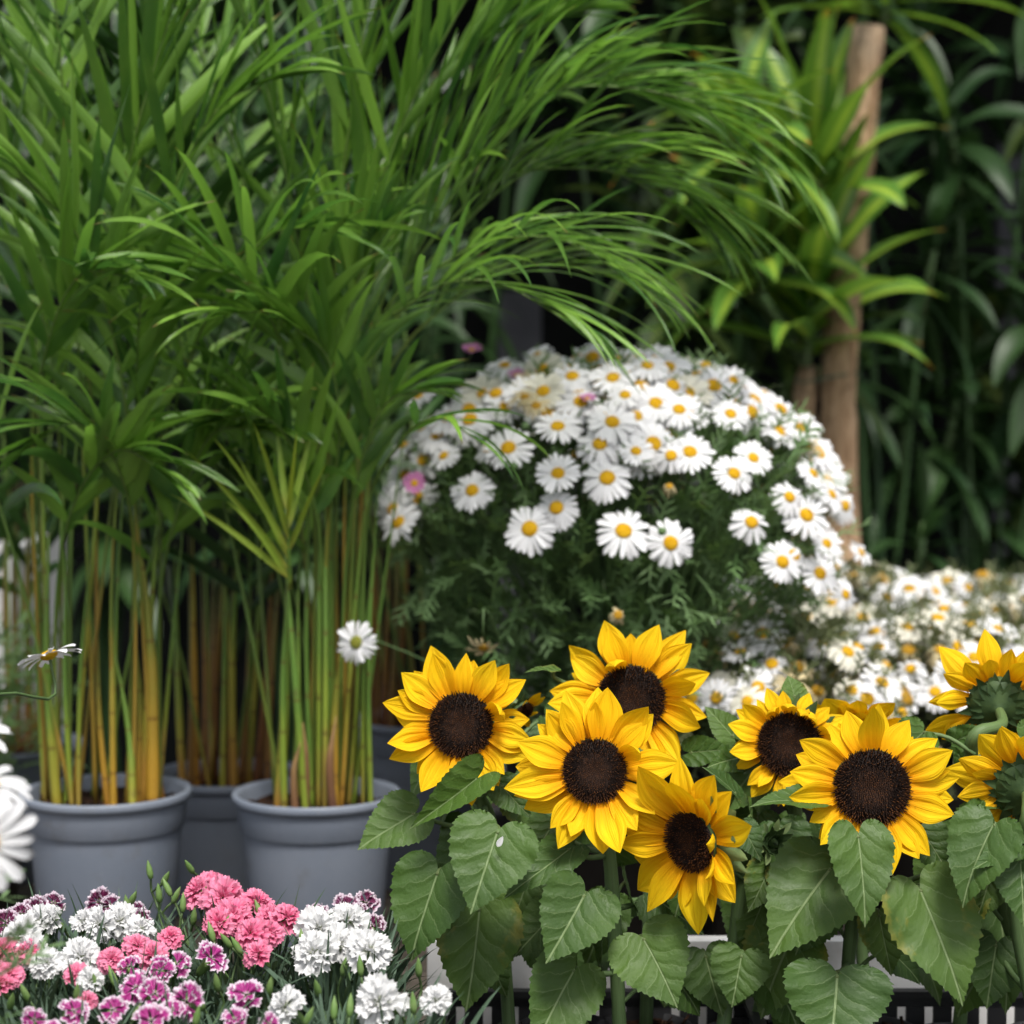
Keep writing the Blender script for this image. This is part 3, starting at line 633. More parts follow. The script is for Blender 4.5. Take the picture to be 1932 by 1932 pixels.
dps = [('dark leafy dracaena at the rear beside the pale upright board', 1.12, 4.55, 2.3, 41, 'dark'),
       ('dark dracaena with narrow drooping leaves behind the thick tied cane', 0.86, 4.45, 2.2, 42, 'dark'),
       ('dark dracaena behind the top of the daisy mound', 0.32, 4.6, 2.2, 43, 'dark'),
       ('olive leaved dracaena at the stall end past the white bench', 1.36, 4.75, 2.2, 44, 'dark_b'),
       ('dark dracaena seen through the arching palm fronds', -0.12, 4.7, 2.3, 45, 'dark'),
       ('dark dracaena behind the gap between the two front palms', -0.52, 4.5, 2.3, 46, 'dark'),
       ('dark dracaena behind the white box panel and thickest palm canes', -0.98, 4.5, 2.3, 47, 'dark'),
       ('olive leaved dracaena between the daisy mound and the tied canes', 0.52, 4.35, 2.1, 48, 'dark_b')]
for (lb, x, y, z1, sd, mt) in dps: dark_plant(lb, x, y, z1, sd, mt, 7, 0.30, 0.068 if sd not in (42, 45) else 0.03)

# ------------------------------------------------------------------ daisies
def petal_mesh(name, mat, L, W, prof, nu, nv, ridges, bend, cup, tipnotch=0.0, seed=0):
    random.seed(seed); b = MB(); rows = []; uvs = []
    a0 = R(-0.15, 0.15)
    for i in range(nu + 1):
        t = i / nu; row = []; ur = []
        for j in range(nv + 1):
            v = -1 + 2 * j / nv
            wv = W * 0.5 * prof(t)
            xx = t * L * (1 - tipnotch * (1 - abs(v)) * (t > 0.9)) - (abs(v) ** 2) * L * 0.0
            z = bend * t * t * L + cup * wv * v * v + ridges * math.cos(v * math.pi * 2.5) * W * 0.5 * math.sin(math.pi * min(1, t * 1.1)) + a0 * t * t * L * v * 0.3
            row.append(V((xx, wv * v, z))); ur.append((t, v * 0.5 + 0.5))
        rows.append(row); uvs.append(ur)
    b.grid(rows, uvs, R(0, 1)); return b.mesh(name, mat)
dprof = lambda t: (0.45 + 0.62 * math.sin(min(1, t * 1.25) * math.pi / 2)) * (1 - max(0, (t - 0.82) / 0.18) ** 2 * 0.75)
DP = [petal_mesh('daisy_petal', M['daisy'], 1.0, R(0.23, 0.29), dprof, 6, 4, 0.10, -0.12 - 0.05 * k, 0.25, 0.06, 100 + k) for k in range(6)]
DPW = [petal_mesh('daisy_petal', M['daisy_w'], 1.0, R(0.27, 0.33), dprof, 6, 4, 0.10, -0.15 - 0.06 * k, 0.25, 0.06, 120 + k) for k in range(4)]
DPO = [petal_mesh('withered_petal', M['daisy_old'], 0.7, 0.24, dprof, 6, 2, 0.10, -0.6 - 0.25 * k, 0.4, 0.06, 140 + k) for k in range(4)]
DPP = [petal_mesh('pink_petal', M['daisy_p'], 1.0, 0.24, dprof, 5, 2, 0.10, 0.1, 0.3, 0.06, 150 + k) for k in range(3)]
def center_mesh(mat):
    b = MB(); rows = []; uvs = []
    for i in range(6):
        a = i / 5 * math.pi / 2; rows.append([V((math.sin(a) * math.cos(k * math.pi / 7), math.sin(a) * math.sin(k * math.pi / 7), math.cos(a) * 0.42)) for k in range(14)]); uvs.append([(i / 5, k / 14) for k in range(14)])
    b.grid(rows, uvs, 0.5, 0, True)
    N = 110
    for k in range(N):
        r = math.sqrt((k + 0.5) / N); a = k * 2.39996; z = 0.42 * math.sqrt(max(0, 1 - r * r)) + 0.0
        p = V((r * math.cos(a), r * math.sin(a), z)); nn = V((p.x * .5, p.y * .5, z + 0.5)).normalized()
        b.tube([p - nn * 0.04, p + nn * 0.07], [0.06, 0.035], 4, cap=True)
    b.lathe([(1.0, 0), (0.9, -0.25), (0.4, -0.5), (0.1, -0.55)], V((0, 0, 0)), 12)
    return b.mesh('flower_centre', M[mat])
DC = center_mesh('dcent'); DCO = center_mesh('dcent_o'); DCG = center_mesh('dcent_g')
def petal_xf(k, n, rc, plen, tilt, z=0.0):
    return Matrix.Rotation(k * 2 * math.pi / n + R(-0.07, 0.07), 4, 'Z') @ Matrix.Translation((rc, 0, z)) @ Matrix.Rotation(-tilt, 4, 'Y') @ Matrix.Rotation(R(-0.25, 0.25), 4, 'X') @ Matrix.Scale(plen, 4)
def ring_mesh(protos, n, rc, plen, tilt, seed, mat, jag=0.12):
    """a whole ring of petals as one mesh, flower of radius 1"""
    random.seed(seed); b = MB()
    for k in range(n):
        me = random.choice(protos); X = petal_xf(k, n, rc, plen * R(1 - jag, 1 + jag * 0.5), tilt + R(-0.15, 0.12), R(-0.02, 0.02))
        o = len(b.v)
        uvl = me.uv_layers[0].data; uvm = {}
        for p in me.polygons:
            for li in p.loop_indices: uvm[me.loops[li].vertex_index] = tuple(uvl[li].uv)
        rr = R(0, 1)
        for v in me.vertices: b.v.append(X @ v.co); b.uv.append(uvm[v.index]); b.r.append(rr)
        for p in me.polygons: b.f.append(tuple(o + i for i in p.vertices)); b.m.append(0)
    return b.mesh('daisy_petals', mat)
RINGS = [ring_mesh(DP, random.Random(k).randint(19, 24), 0.24, 0.76, [0.1, 0.0, -0.2, -0.45, 0.3, -0.05][k], 200 + k, M['daisy']) for k in range(6)]
RINGSW = [ring_mesh(DPW, 20, 0.24, 0.76, [0.1, -0.1, -0.35, 0.35][k], 220 + k, M['daisy_w']) for k in range(4)]
RINGSO = [ring_mesh(DPO, 15, 0.24, 0.8, [-0.2, -0.5, 0.5][k], 240 + k, M['daisy_old'], 0.3) for k in range(3)]
RINGSP = [ring_mesh(DPP, 22, 0.2, 0.8, 0.2, 260, M['daisy_p'])]
PETALCOUNT = {}
def daisy(t, p, n, r, style='w', indiv=False, spin=None, np_et=0):
    Mx = Matrix.Translation(p) @ frame(n, None, R(0, 6.28) if spin is None else spin)
    cs = 0.29 * r
    f = add('flower', DC if style in 'wc' else (DCO if style in 'o' else (DCG if style == 'g' else DC)), Mx @ Matrix.Scale(cs, 4), t)
    if indiv and PETALCOUNT.get(t, 0) < 290:
        N = np_et or random.randint(18, 23); tl = R(-0.25, 0.15)
        for k in range(N):
            X = petal_xf(k, N, 0.24 * r, r * 0.76 * R(0.88, 1.08), tl + R(-0.16, 0.14), R(-0.02, 0.0) * r)
            add('petal', random.choice(DP), Mx @ X, f)
        PETALCOUNT[t] = PETALCOUNT.get(t, 0) + N
    else:
        rg = {'w': RINGS, 'c': RINGSW, 'o': RINGSO, 'g': RINGS, 'p': RINGSP}[style]
        add('petals', random.choice(rg), Mx @ Matrix.Scale(r, 4), f, 'stuff')
    return f
def sprig(b, p, d, L, nl, wd):
    d = V(d).normalized(); n = (UP + rv(0.5)); n = n - d * n.dot(d); n = n.normalized() if n.length > 1e-3 else d.orthogonal(); rnd = random.random()
    s = d.cross(n)
    blade(b, p, d, n, L, wd * 1.2, 'grass', 3, 1, 0.25, 0, 0, rnd)
    for k in range(nl):
        t = 0.25 + 0.6 * k / max(1, nl - 1); sg = 1 if k % 2 else -1
        blade(b, p + d * L * t, d * 0.9 + s * sg * 0.8 + n * R(-.2, .3), n, L * R(0.35, 0.5) * (1.1 - 0.4 * t), wd, 'lobe', 2, 1, 0.3, 0, 0, rnd)
def ell_hit(c, r, px, py):
    d = ray(px, py); o = CAM - c
    S = V((1 / r[0], 1 / r[1], 1 / r[2])); od = V((o.x * S.x, o.y * S.y, o.z * S.z)); dd = V((d.x * S.x, d.y * S.y, d.z * S.z))
    A = dd.dot(dd); B = od.dot(dd); C = od.dot(od) - 1; D = B * B - A * C
    tt = (-B - math.sqrt(D)) / A if D > 0 else -B / A
    p = CAM + d * tt; q = p - c
    n = V((q.x / r[0] ** 2, q.y / r[1] ** 2, q.z / r[2] ** 2)).normalized()
    return p, n

def zz(x, y): return 670.9 + 0.5209 * x, 603.8 + 0.5209 * y
BC = at(1168, 1015, 2.86); BR = (0.352, 0.33, 0.28)
random.seed(51)
bush = thing('daisy_bush', 'tall rounded bush of large white daisies behind the sunflowers', 'flowers', (BC.x, BC.y, BZ), 'potted daisy bushes')
b = MB(); pc_ = V((BC.x, BC.y, BZ)); b.lathe([(0.001, 0), (0.13, 0), (0.175, 0.27), (0.185, 0.272), (0.185, 0.3), (0.17, 0.3), (0.165, 0.26)], pc_, 32); build('pot', b, M['black'], bush); soil_mesh(pc_ + V((0, 0, 0.27)), 0.165, bush)
fl = [(430, 380, 95), (555, 465, 95), (240, 290, 70), (510, 270, 88), (545, 175, 70), (668, 140, 62), (785, 205, 85), (1055, 182, 80), (735, 393, 88), (930, 385, 92), (885, 455, 92), (740, 568, 85), (912, 577, 100), (1015, 480, 68), (1210, 480, 90), (1140, 497, 75), (1360, 565, 82), (1440, 500, 75), (1355, 345, 75), (1170, 330, 82), (975, 292, 70), (660, 325, 62), (615, 285, 58), (250, 400, 65), (320, 492, 65), (185, 460, 65), (480, 468, 60), (422, 617, 85), (173, 735, 88), (640, 758, 103), (728, 680, 90), (970, 765, 106), (1140, 808, 95), (1420, 735, 85), (1560, 645, 75), (1615, 710, 92), (1540, 875, 85), (1583, 850, 78), (1660, 912, 82), (1705, 810, 65), (1750, 985, 62), (1815, 840, 58), (1650, 560, 70), (1700, 640, 70)]
stems = MB(); root = V((BC.x, BC.y, BZ + 0.27)); placed = []
def stem_to(b, p, n, root, spread, r=0.0013):
    q = root + V(((p.x - root.x) * spread, (p.y - root.y) * spread, (p.z - root.z) * 0.45))
    b.tube(crv([p - n * 0.005, p - n * 0.05 + rv(0.008), q.lerp(p, 0.45) + rv(0.02), q], 8), r, 4, mat=0)
old = {13, 21, 22, 20}
for i, (x, y, r) in enumerate(fl):
    px, py = zz(x, y); p, n = ell_hit(BC, BR, px, py)
    d = (p - CAM).length; rr = r * 0.5209 * d / F
    tw = (CAM - p).normalized()
    nn = (n * 0.75 + UP * 0.45 + tw * 0.55 + rv(0.18)).normalized()
    if i == 42 or i == 43: nn = (n + UP * 0.3).normalized()
    p = p + n * R(0.0, 0.012)
    daisy(bush, p, nn, rr, 'o' if (i in old and r < 63) else 'w', indiv=(i in (0, 1, 8, 9, 10, 12, 14, 27, 28, 29, 30, 31, 32, 35)))
    placed.append(p); stem_to(stems, p, nn, root, 0.5)
# pink, withered and back-turned ones
for (px, py, r, st, dn, Y) in [(782, 912, 24, 'p', V((0, -1, 0.4)), None), (1166, 1160, 30, 'o', V((0.1, -0.9, 0.3)), 2.5), (912, 1222, 34, 'o', V((0, -0.5, -0.6)), 2.45), (1263, 917, 24, 'o', V((0, -0.7, 0.7)), None), (672, 1212, 44, 'g', V((-0.35, -0.8, 0.1)), 2.57), (890, 660, 22, 'p', V((0, -0.5, 1)), None), (975, 708, 22, 'p', V((0, -0.5, 1)), None), (1108, 752, 18, 'p', V((0, -0.5, 1)), None)]:
    if Y: p = at(px, py, Y)
    else: p, _n = ell_hit(BC, BR, px, py)
    daisy(bush, p, dn.normalized(), r * (p - CAM).length / F, st); stem_to(stems, p, dn.normalized() if dn.z > 0 or st == 'g' else V((0, 0, -1)), root, 0.5)
# the crowd on the crown of the bush
k = 0; tries = 0
while k < 230 and tries < 14000:
    tries += 1
    a = R(0, 6.28); z = R(0.15, 1.0)
    q = math.sqrt(1 - z * z); p = BC + V((BR[0] * q * math.cos(a), BR[1] * q * math.sin(a), BR[2] * z)) * R(0.9, 1.0)
    n = V((q * math.cos(a) / BR[0], q * math.sin(a) / BR[1], z / BR[2])).normalized()
    front = -math.sin(a) * q
    if front > 0.25 and z < 0.62 + 0.12 * math.sin(a * 5): continue
    if n.x > 0.5 and z < 0.3 and front > 0.1: continue
    if any((p - o).length < (0.034 if z < 0.45 else 0.027) for o in placed): continue
    placed.append(p); k += 1
    nn = (n * 0.7 + UP * 0.3 + V((0, -0.75, 0)) + rv(0.35)).normalized()
    st = random.choice('wwwwwwwwwwwwco'); daisy(bush, p, nn, R(0.031, 0.039), st); stem_to(stems, p, nn, root, 0.5)
for k in range(34):                               # closed buds among the flowers
    a = R(0, 6.28); z = R(-0.2, 0.95); q = math.sqrt(1 - z * z); p = BC + V((BR[0] * q * math.cos(a), BR[1] * q * math.sin(a), BR[2] * z)) * R(0.9, 1.02)
    n = (p - BC).normalized(); stem_to(stems, p, n, root, 0.5)
    stems.tube([p - n * 0.006, p - n * 0.003, p + n * 0.003, p + n * 0.006], [0.002, 0.006, 0.006, 0.001], 7)
for k in range(150):
    a = R(0, 6.28); z = R(-0.75, 0.8); q = math.sqrt(1 - z * z) * R(0.6, 0.98); p = BC + V((BR[0] * q * math.cos(a), BR[1] * q * math.sin(a), BR[2] * z)); stem_to(stems, p, (p - BC).normalized() * .6 + UP * .4, root, 0.4, 0.0016)
build('stems', stems, M['tstem'], bush, kind='stuff')
fo = MB()
for k in range(2600):
    a = R(0, 6.28); z = R(-0.95, 0.93); q = math.sqrt(1 - z * z) * R(0.55, 0.99) ** 0.6; s = R(0.80, 0.98)
    if -math.sin(a) < -0.3 and R(0, 1) < 0.6: continue
    if z > 0.5: s *= 0.93
    p = BC + V((BR[0] * q * math.cos(a), BR[1] * q * math.sin(a), BR[2] * z)) * s
    n = (p - BC).normalized(); sprig(fo, p, n * 0.6 + UP * R(-0.3, 0.9) + rv(0.6), R(0.038, 0.075), random.randint(5, 7), 0.0048)
for k in range(700):
    a = R(0, 6.28); q = R(0.1, 0.75); p = V((BC.x + BR[0] * q * math.cos(a), BC.y + BR[1] * q * math.sin(a), R(BZ + 0.27, BC.z - 0.1)))
    sprig(fo, p, (p - BC).normalized() * 0.6 + UP * R(-0.3, 0.6) + rv(0.6), R(0.04, 0.06), 6, 0.0042)
build('foliage', fo, M['feather'], bush, kind='stuff')

def low_bush(label, c, r, nf, seed, sp=0.043):
    random.seed(seed)
    t = thing('daisy_bush', label, 'flowers', (c.x, c.y, BZ), 'potted daisy bushes')
    h = c.z - 0.06 - BZ
    b = MB(); pc = V((c.x, c.y, BZ)); b.lathe([(0.001, 0), (0.09, 0), (0.12, h * 0.92), (0.126, h * 0.93), (0.126, h), (0.115, h), (0.112, h * 0.9)], pc, 24); build('pot', b, M['black'], t)
    pl = []; tries = 0; st = MB(); root = V((c.x, c.y, BZ + h * 0.9)); k = 0
    while k < nf and tries < 6000:
        tries += 1; a = R(0, 6.28); z = R(0.05, 1); q = math.sqrt(1 - z * z)
        if math.sin(a) * q > 0.75: continue
        p = c + V((r[0] * q * math.cos(a), r[1] * q * math.sin(a), r[2] * z)) * R(0.92, 1.03)
        if any((p - o).length < sp for o in pl): continue
        pl.append(p); k += 1; n = (V((q * math.cos(a) / r[0], q * math.sin(a) / r[1], z / r[2])).normalized() + UP * 0.3 + V((0, -0.6, 0)) + rv(0.5)).normalized()
        p = p + V((0, 0, R(-0.025, 0.02)))
        daisy(t, p, n, R(0.028, 0.037), random.choice('wwwwwcccoo')); stem_to(st, p, n, root, 0.5)
    build('stems', st, M['tstem'], t, kind='stuff')
    fo = MB()
    for k in range(1100):
        a = R(0, 6.28); z = R(-0.6, 0.97); q = math.sqrt(1 - z * z) * R(0.6, 1); p = c + V((r[0] * q * math.cos(a), r[1] * q * math.sin(a), r[2] * z)) * R(0.85, 1.03)
        sprig(fo, p, (p - c).normalized() * .6 + UP * R(-.2, .8) + rv(0.6), R(0.03, 0.05), 5, 0.004)
    build('foliage', fo, M['feather_b'], t, kind='stuff')
low_bush('low mound of small white daisies directly under the tall bush', at(1470, 1360, 2.75), (0.19, 0.18, 0.135), 75, 61)
low_bush('low mound of small white daisies behind the topmost leaf of the sunflowers', at(1740, 1350, 2.95), (0.24, 0.2, 0.15), 85, 62)
low_bush('low mound of small white daisies beside the back-turned sunflower', at(1950, 1290, 3.12), (0.22, 0.2, 0.14), 70, 63)
low_bush('low mound of small white daisies at the front of the white bench', at(1840, 1235, 3.42), (0.27, 0.2, 0.13), 80, 64)
low_bush('low mound of small white daisies at the foot of the tied canes', at(1590, 1225, 3.3), (0.22, 0.2, 0.13), 70, 65)

# near daisies at the left edge
random.seed(71)
nd = thing('daisy_plant', 'white daisy plant with big wide-petalled blooms beside the carnations and palm pot', 'flowers', at(-260, 1500, 1.42) * 1.0 - V((0, 0, at(-260, 1500, 1.42).z - BZ)), 'potted daisy bushes')
np_ = V(nd.location); b = MB(); b.lathe([(0.001, 0), (0.07, 0), (0.09, 0.17), (0.095, 0.17), (0.095, 0.19), (0.085, 0.19), (0.083, 0.165)], np_, 24); build('pot', b, M['black'], nd); soil_mesh(np_ + V((0, 0, 0.165)), 0.083, nd)
st = MB(); root = np_ + V((0, 0, 0.16))
for (px, py, Y, r, n) in [(-34, 1592, 1.32, 104, (0.45, -0.9, -0.05)), (-30, 1478, 1.36, 92, (0.15, -0.35, 0.95)), (92, 1236, 2.1, 58, (-0.35, 0.25, 0.95)), (-60, 1380, 1.5, 80, (0, -0.5, 0.9)), (-5, 950, 2.9, 55, (0.2, -0.9, 0.3)), (-12, 1030, 2.95, 45, (0.2, -0.9, 0.3))]:
    p = at(px, py, Y); n = V(n).normalized()
    if Y > 2.5: continue
    daisy(nd, p, n, r * (p - CAM).length / F, 'w', True, None, 17)
    if px > 50: st.tube(crv([p - n * 0.004, p - n * 0.05 + V((-0.01, 0, 0)), at(0, 1310, 1.95), at(-90, 1400, 1.7), root + V((0, 0, 0.1))], 14), 0.0018, 6)
    else: st.tube(crv([p - n * 0.004, p - n * 0.06, root.lerp(p, 0.6), root], 12), 0.002, 6)
build('stems', st, M['tstem'], nd, kind='stuff')
fo = MB()
for k in range(420):
    a = R(0, 6.28); z = R(0.15, 0.40); q = R(0.0, 0.11); p = np_ + V((q * math.cos(a), q * math.sin(a), z)); sprig(fo, p, V((math.cos(a), math.sin(a), R(0, 1.2))) + rv(0.4), R(0.03, 0.06), 6, 0.0045)
build('foliage', fo, M['feather'], nd, kind='stuff')
rd = at(-60, 1300, 2.95); low = thing('daisy_plant', 'dark leafy daisy plant without blooms in front of the white box panel', 'flowers', (rd.x, rd.y, BZ), 'potted daisy bushes')
black_pot(low, rd.x, rd.y, BZ, 0.09, 0.18); fo = MB()
for k in range(500):
    a = R(0, 6.28); z = R(0.18, 0.44); q = R(0.0, 0.14); p = V((rd.x, rd.y, BZ)) + V((q * math.cos(a), q * math.sin(a), z)); sprig(fo, p, V((math.cos(a), math.sin(a), R(0, 1.2))) + rv(0.4), R(0.03, 0.06), 6, 0.0045)
build('foliage', fo, M['feather'], low, kind='stuff')

# ------------------------------------------------------------------ crates
def crate(label, x0, x1, y0, y1, z0, z1):
    t = thing('plant_crate', label, 'crate', ((x0 + x1) / 2, (y0 + y1) / 2, z0), 'black plant crates')
    b = MB(); b.box((x0, y0, z0), (x1, y1, z0 + 0.008)); build('base', b, M['black'], t, smooth=False)
    th = 0.006
    def wall(xa, ya, xb, yb):
        L = math.hypot(xb - xa, yb - ya); ux, uy = (xb - xa) / L, (yb - ya) / L; nx, ny = -uy, ux
        b = MB()
        def bx(s0, s1, za, zb, o=0.0):
            p = [(xa + ux * s0, ya + uy * s0), (xa + ux * s1 + nx * (th + o), ya + uy * s1 + ny * (th + o))]
            b.box((min(p[0][0], p[1][0]), min(p[0][1], p[1][1]), za), (max(p[0][0], p[1][0]), max(p[0][1], p[1][1]), zb))
        H = z1 - z0
        bx(0, L, z0 + 0.009, z0 + 0.03); bx(0, L, z0 + 0.055, z0 + 0.075); bx(0, L, z1 - 0.020, z1 - 0.008); bx(0, L, z1 - 0.0075, z1, 0.008)
        n = max(2, int(L / 0.032))
        for k in range(n + 1):
            s = (L - 0.021) * k / n
            bx(s, s + 0.021, z0 + 0.0305, z0 + 0.0545); bx(s, s + 0.021, z0 + 0.0755, z1 - 0.0205)
        build('side', b, M['black'], t, smooth=False)
    wall(x0, y0, x1, y0); wall(x1, y1, x0, y1); wall(x0, y1, x0, y0); wall(x1, y0, x1, y1)
crate('black slotted crate under the sunflowers by the carnations', -0.085, 0.275, 1.86, 2.16, BZ + 0.002, 0.590)
crate('black slotted crate under the sunflowers with the back-turned blooms', 0.295, 0.66, 1.86, 2.16, BZ + 0.002, 0.590)
b = MB(); b.box((-0.1, 2.225, BZ), (0.75, 2.25, 0.626)); o = build('white_box_side', b, M['white'], smooth=False); tag(o, 'white board standing on edge behind the black slotted crates', 'board')

# ------------------------------------------------------------------ sunflowers
def sp_prof(t): return max(0.0, (0.42 + 0.75 * math.sin(min(1, t * 1.15 + 0.05) * math.pi * 0.62)) * (1 - max(0, (t - 0.45) / 0.55) ** 1.9)) + 0.008
SP = []
for k in range(10):
    random.seed(300 + k)
    b = MB(); nu, nv = 14, 12; rows = []; uvs = []; W = R(0.42, 0.60); bend = R(-0.42, 0.22); cup = R(0.15, 0.5); tw = R(-0.25, 0.25); sk = R(-0.05, 0.05); rg = R(0.05, 0.09); fold = R(0, 0.2)
    for i in range(nu + 1):
        t = i / nu; row = []; ur = []; wv = W * 0.5 * sp_prof(t)
        for j in range(nv + 1):
            v = -1 + 2 * j / nv
            z = bend * t * t + cup * wv * v * v * (1 - t * 0.5) - fold * wv * (1 - abs(v)) + rg * W * 0.6 * math.cos(v * 10.0 + 0.4) * math.sin(math.pi * min(1, t * 0.95 + 0.05)) + tw * t * t * wv * v * 2
            row.append(V((t, wv * v + sk * t * t, z))); ur.append((t, v * 0.5 + 0.5))
        rows.append(row); uvs.append(ur)
    b.grid(rows, uvs, R(0, 1)); SP.append(b.mesh('sunflower_petal', M['petal']))
SPC = []                                           # petals curled over the disc
for k in range(4):
    random.seed(330 + k)
    b = MB(); nu, nv = 12, 6; rows = []; uvs = []; W = R(0.36, 0.44); total = [1.7, 2.3, 1.3, 2.0][k]
    p = V((0, 0, 0)); a = 0.15
    for i in range(nu + 1):
        t = i / nu; wv = W * 0.5 * sp_prof(t); nrm = V((-math.sin(a), 0, math.cos(a)))
        rows.append([p + V((0, wv * v, 0)) + nrm * (0.35 * wv * v * v + 0.03 * math.cos(v * 7) * W) for v in [-1 + 2 * j / nv for j in range(nv + 1)]])
        uvs.append([(t, j / nv) for j in range(nv + 1)])
        p = p + V((math.cos(a), 0, math.sin(a))) / nu; a += total / nu * (0.4 + 1.2 * t)
    b.grid(rows, uvs, R(0, 1)); SPC.append(b.mesh('curled_petal', M['petal']))
def disc_mesh(seed):
    random.seed(seed); b = MB(); rows = []; uvs = []
    def hz(r): return 0.20 * math.sqrt(max(0, 1 - r ** 2.4)) - 0.06 * math.exp(-(r / 0.28) ** 2)
    for i in range(9):
        r = i / 8; rows.append([V((r * math.cos(k * math.pi / 14), r * math.sin(k * math.pi / 14), hz(r) - 0.02)) for k in range(28)]); uvs.append([(r * 0.5, 0)] * 28)
    b.grid(rows, uvs, 0.2, 0, True)
    b.lathe([(1.0, -0.02), (1.0, -0.2)], V((0, 0, 0)), 28)
    N = 950
    for k in range(N):
        r = math.sqrt((k + 0.5) / N); a = k * 2.39996 + R(-0.03, 0.03)
        p = V((r * math.cos(a), r * math.sin(a), hz(r))); out = V((math.cos(a), math.sin(a), 0))
        nn = (UP + out * (0.9 * r ** 3) + rv(0.22)).normalized()
        h = (0.05 + 0.085 * (r > 0.55) * R(0.6, 1.2) + 0.02 * R(0, 1)); w_ = 0.021
        rr = R(0, 1); o = len(b.v)
        x = nn.orthogonal().normalized(); y = nn.cross(x)
        for q in range(4):
            b.v.append(p - nn * 0.03 + (x * math.cos(q * math.pi / 2) + y * math.sin(q * math.pi / 2)) * w_); b.uv.append((r, 0.0)); b.r.append(rr)
        for q in range(4):
            b.v.append(p + nn * h + (x * math.cos(q * math.pi / 2) + y * math.sin(q * math.pi / 2)) * w_ * 0.45); b.uv.append((r, 1.0)); b.r.append(rr)
        for q in range(4):
            e = (q + 1) % 4; b.f.append((o + q, o + e, o + 4 + e, o + 4 + q)); b.m.append(0)
        b.f.append((o + 4, o + 5, o + 6, o + 7)); b.m.append(0)
    return b.mesh('sunflower_disc', M['disc'], smooth=False)
DISC = [disc_mesh(400), disc_mesh(401)]
BR_ = []
for k in range(4):
    random.seed(350 + k); q = MB()
    blade(q, (0, 0, 0), (1, 0, 0.1), (0, 0, 1), 1.0, 0.62, 'tri', 7, 4, R(-0.5, 0.3), 0.25, R(-.3, .3)); BR_.append(q.mesh('bract', [M['bract']]))
BRL = []
for k in range(3):
    random.seed(360 + k); q = MB()
    blade(q, (0, 0, 0), (1, 0, 0.1), (0, 0, 1), 1.0, 0.42, 'lance', 7, 4, R(-0.9, 0.5), 0.35, R(-.4, .4)); BRL.append(q.mesh('pale_bract', [M['bract_l']]))
b = MB(); b.lathe([(1.02, -0.02), (1.05, -0.14), (0.95, -0.34), (0.65, -0.52), (0.3, -0.62), (0.12, -0.75)], V((0, 0, 0)), 24); CAL = b.mesh('calyx', M['bract'])
_o = [V(p) for p in ((1, 0, 0), (0.93, 0.045, 0), (0.80, 0.16, 0), (0.62, 0.31, 0), (0.42, 0.43, 0), (0.20, 0.49, 0), (0.02, 0.47, 0), (-0.12, 0.36, 0), (-0.17, 0.22, 0), (-0.12, 0.08, 0), (0, 0.0, 0))]
_outl = crv(_o, 60)
def heart_leaf(parent, base, tip, W, nrm, fold=0.15, curl=0.12, wave=0.02, mat='sleaf', name='leaf', nj=7):
    X = tip - base; L = X.length; X.normalize(); n = V(nrm); n = (n - X * n.dot(X)).normalized(); Y = n.cross(X)
    b = MB(); ph = R(0, 6.28); ph2 = R(0, 6.28); skew = R(-0.08, 0.08); wk = R(2.0, 3.2); cz = R(0.0, 0.05)
    f1, f2 = fold * R(0.5, 1.5), fold * R(0.5, 1.5); rnd = R(0, 1); droopt = R(0.0, 0.25)
    for sg in (1, -1):
        rows = []; uvs = []; ff = f1 if sg > 0 else f2
        for i, o in enumerate(_outl):
            x, y = o.x, max(0, o.y); s = i / 60
            mx = min(1, max(0, x - 0.42 * y)) if s < 0.85 else 0.0
            if i == 0: mx = 1.0
            tooth = (0.034 * (1 - abs((i * 0.5) % 1 - 0.5) * 2) if 3 < i < 50 else 0) + 0.012 * math.sin(i * 1.9 + ph2) * (3 < i < 50)
            row = []; ur = []
            for j in range(nj + 1):
                q = j / nj; ex = x + tooth * (q ** 4) * 0.5; ey = y * (1 + tooth * 1.6 * q ** 4)
                xx = mx + (ex - mx) * q; yy = ey * q
                vq = abs(((xx - 0.62 * yy * 2 + 0.3 * 4 * yy * yy * 0.5) * 4.6 + 0.5) % 1 - 0.5)
                z = ff * yy - curl * xx * xx - droopt * max(0, xx - 0.6) ** 2 * 2 + wave * math.sin(xx * 9 * wk / 2.5 + ph + sg) * (yy * 2) ** 2 * 1.6 + cz * math.sin(xx * 17 + yy * 13 + ph2) * yy + 0.012 * min(vq, 0.25) * 4 * min(1, yy * 4)
                row.append(base + X * (xx * L) + Y * ((yy * sg * W + skew * xx * xx * L)) + n * (z * L)); ur.append((xx * 0.8 + 0.2, yy * sg * 0.5 * 1.9 + 0.5))
            rows.append(row); uvs.append(ur)
        b.grid(rows, uvs, rnd)
    return build(name, b, M[mat], parent, origin=base)

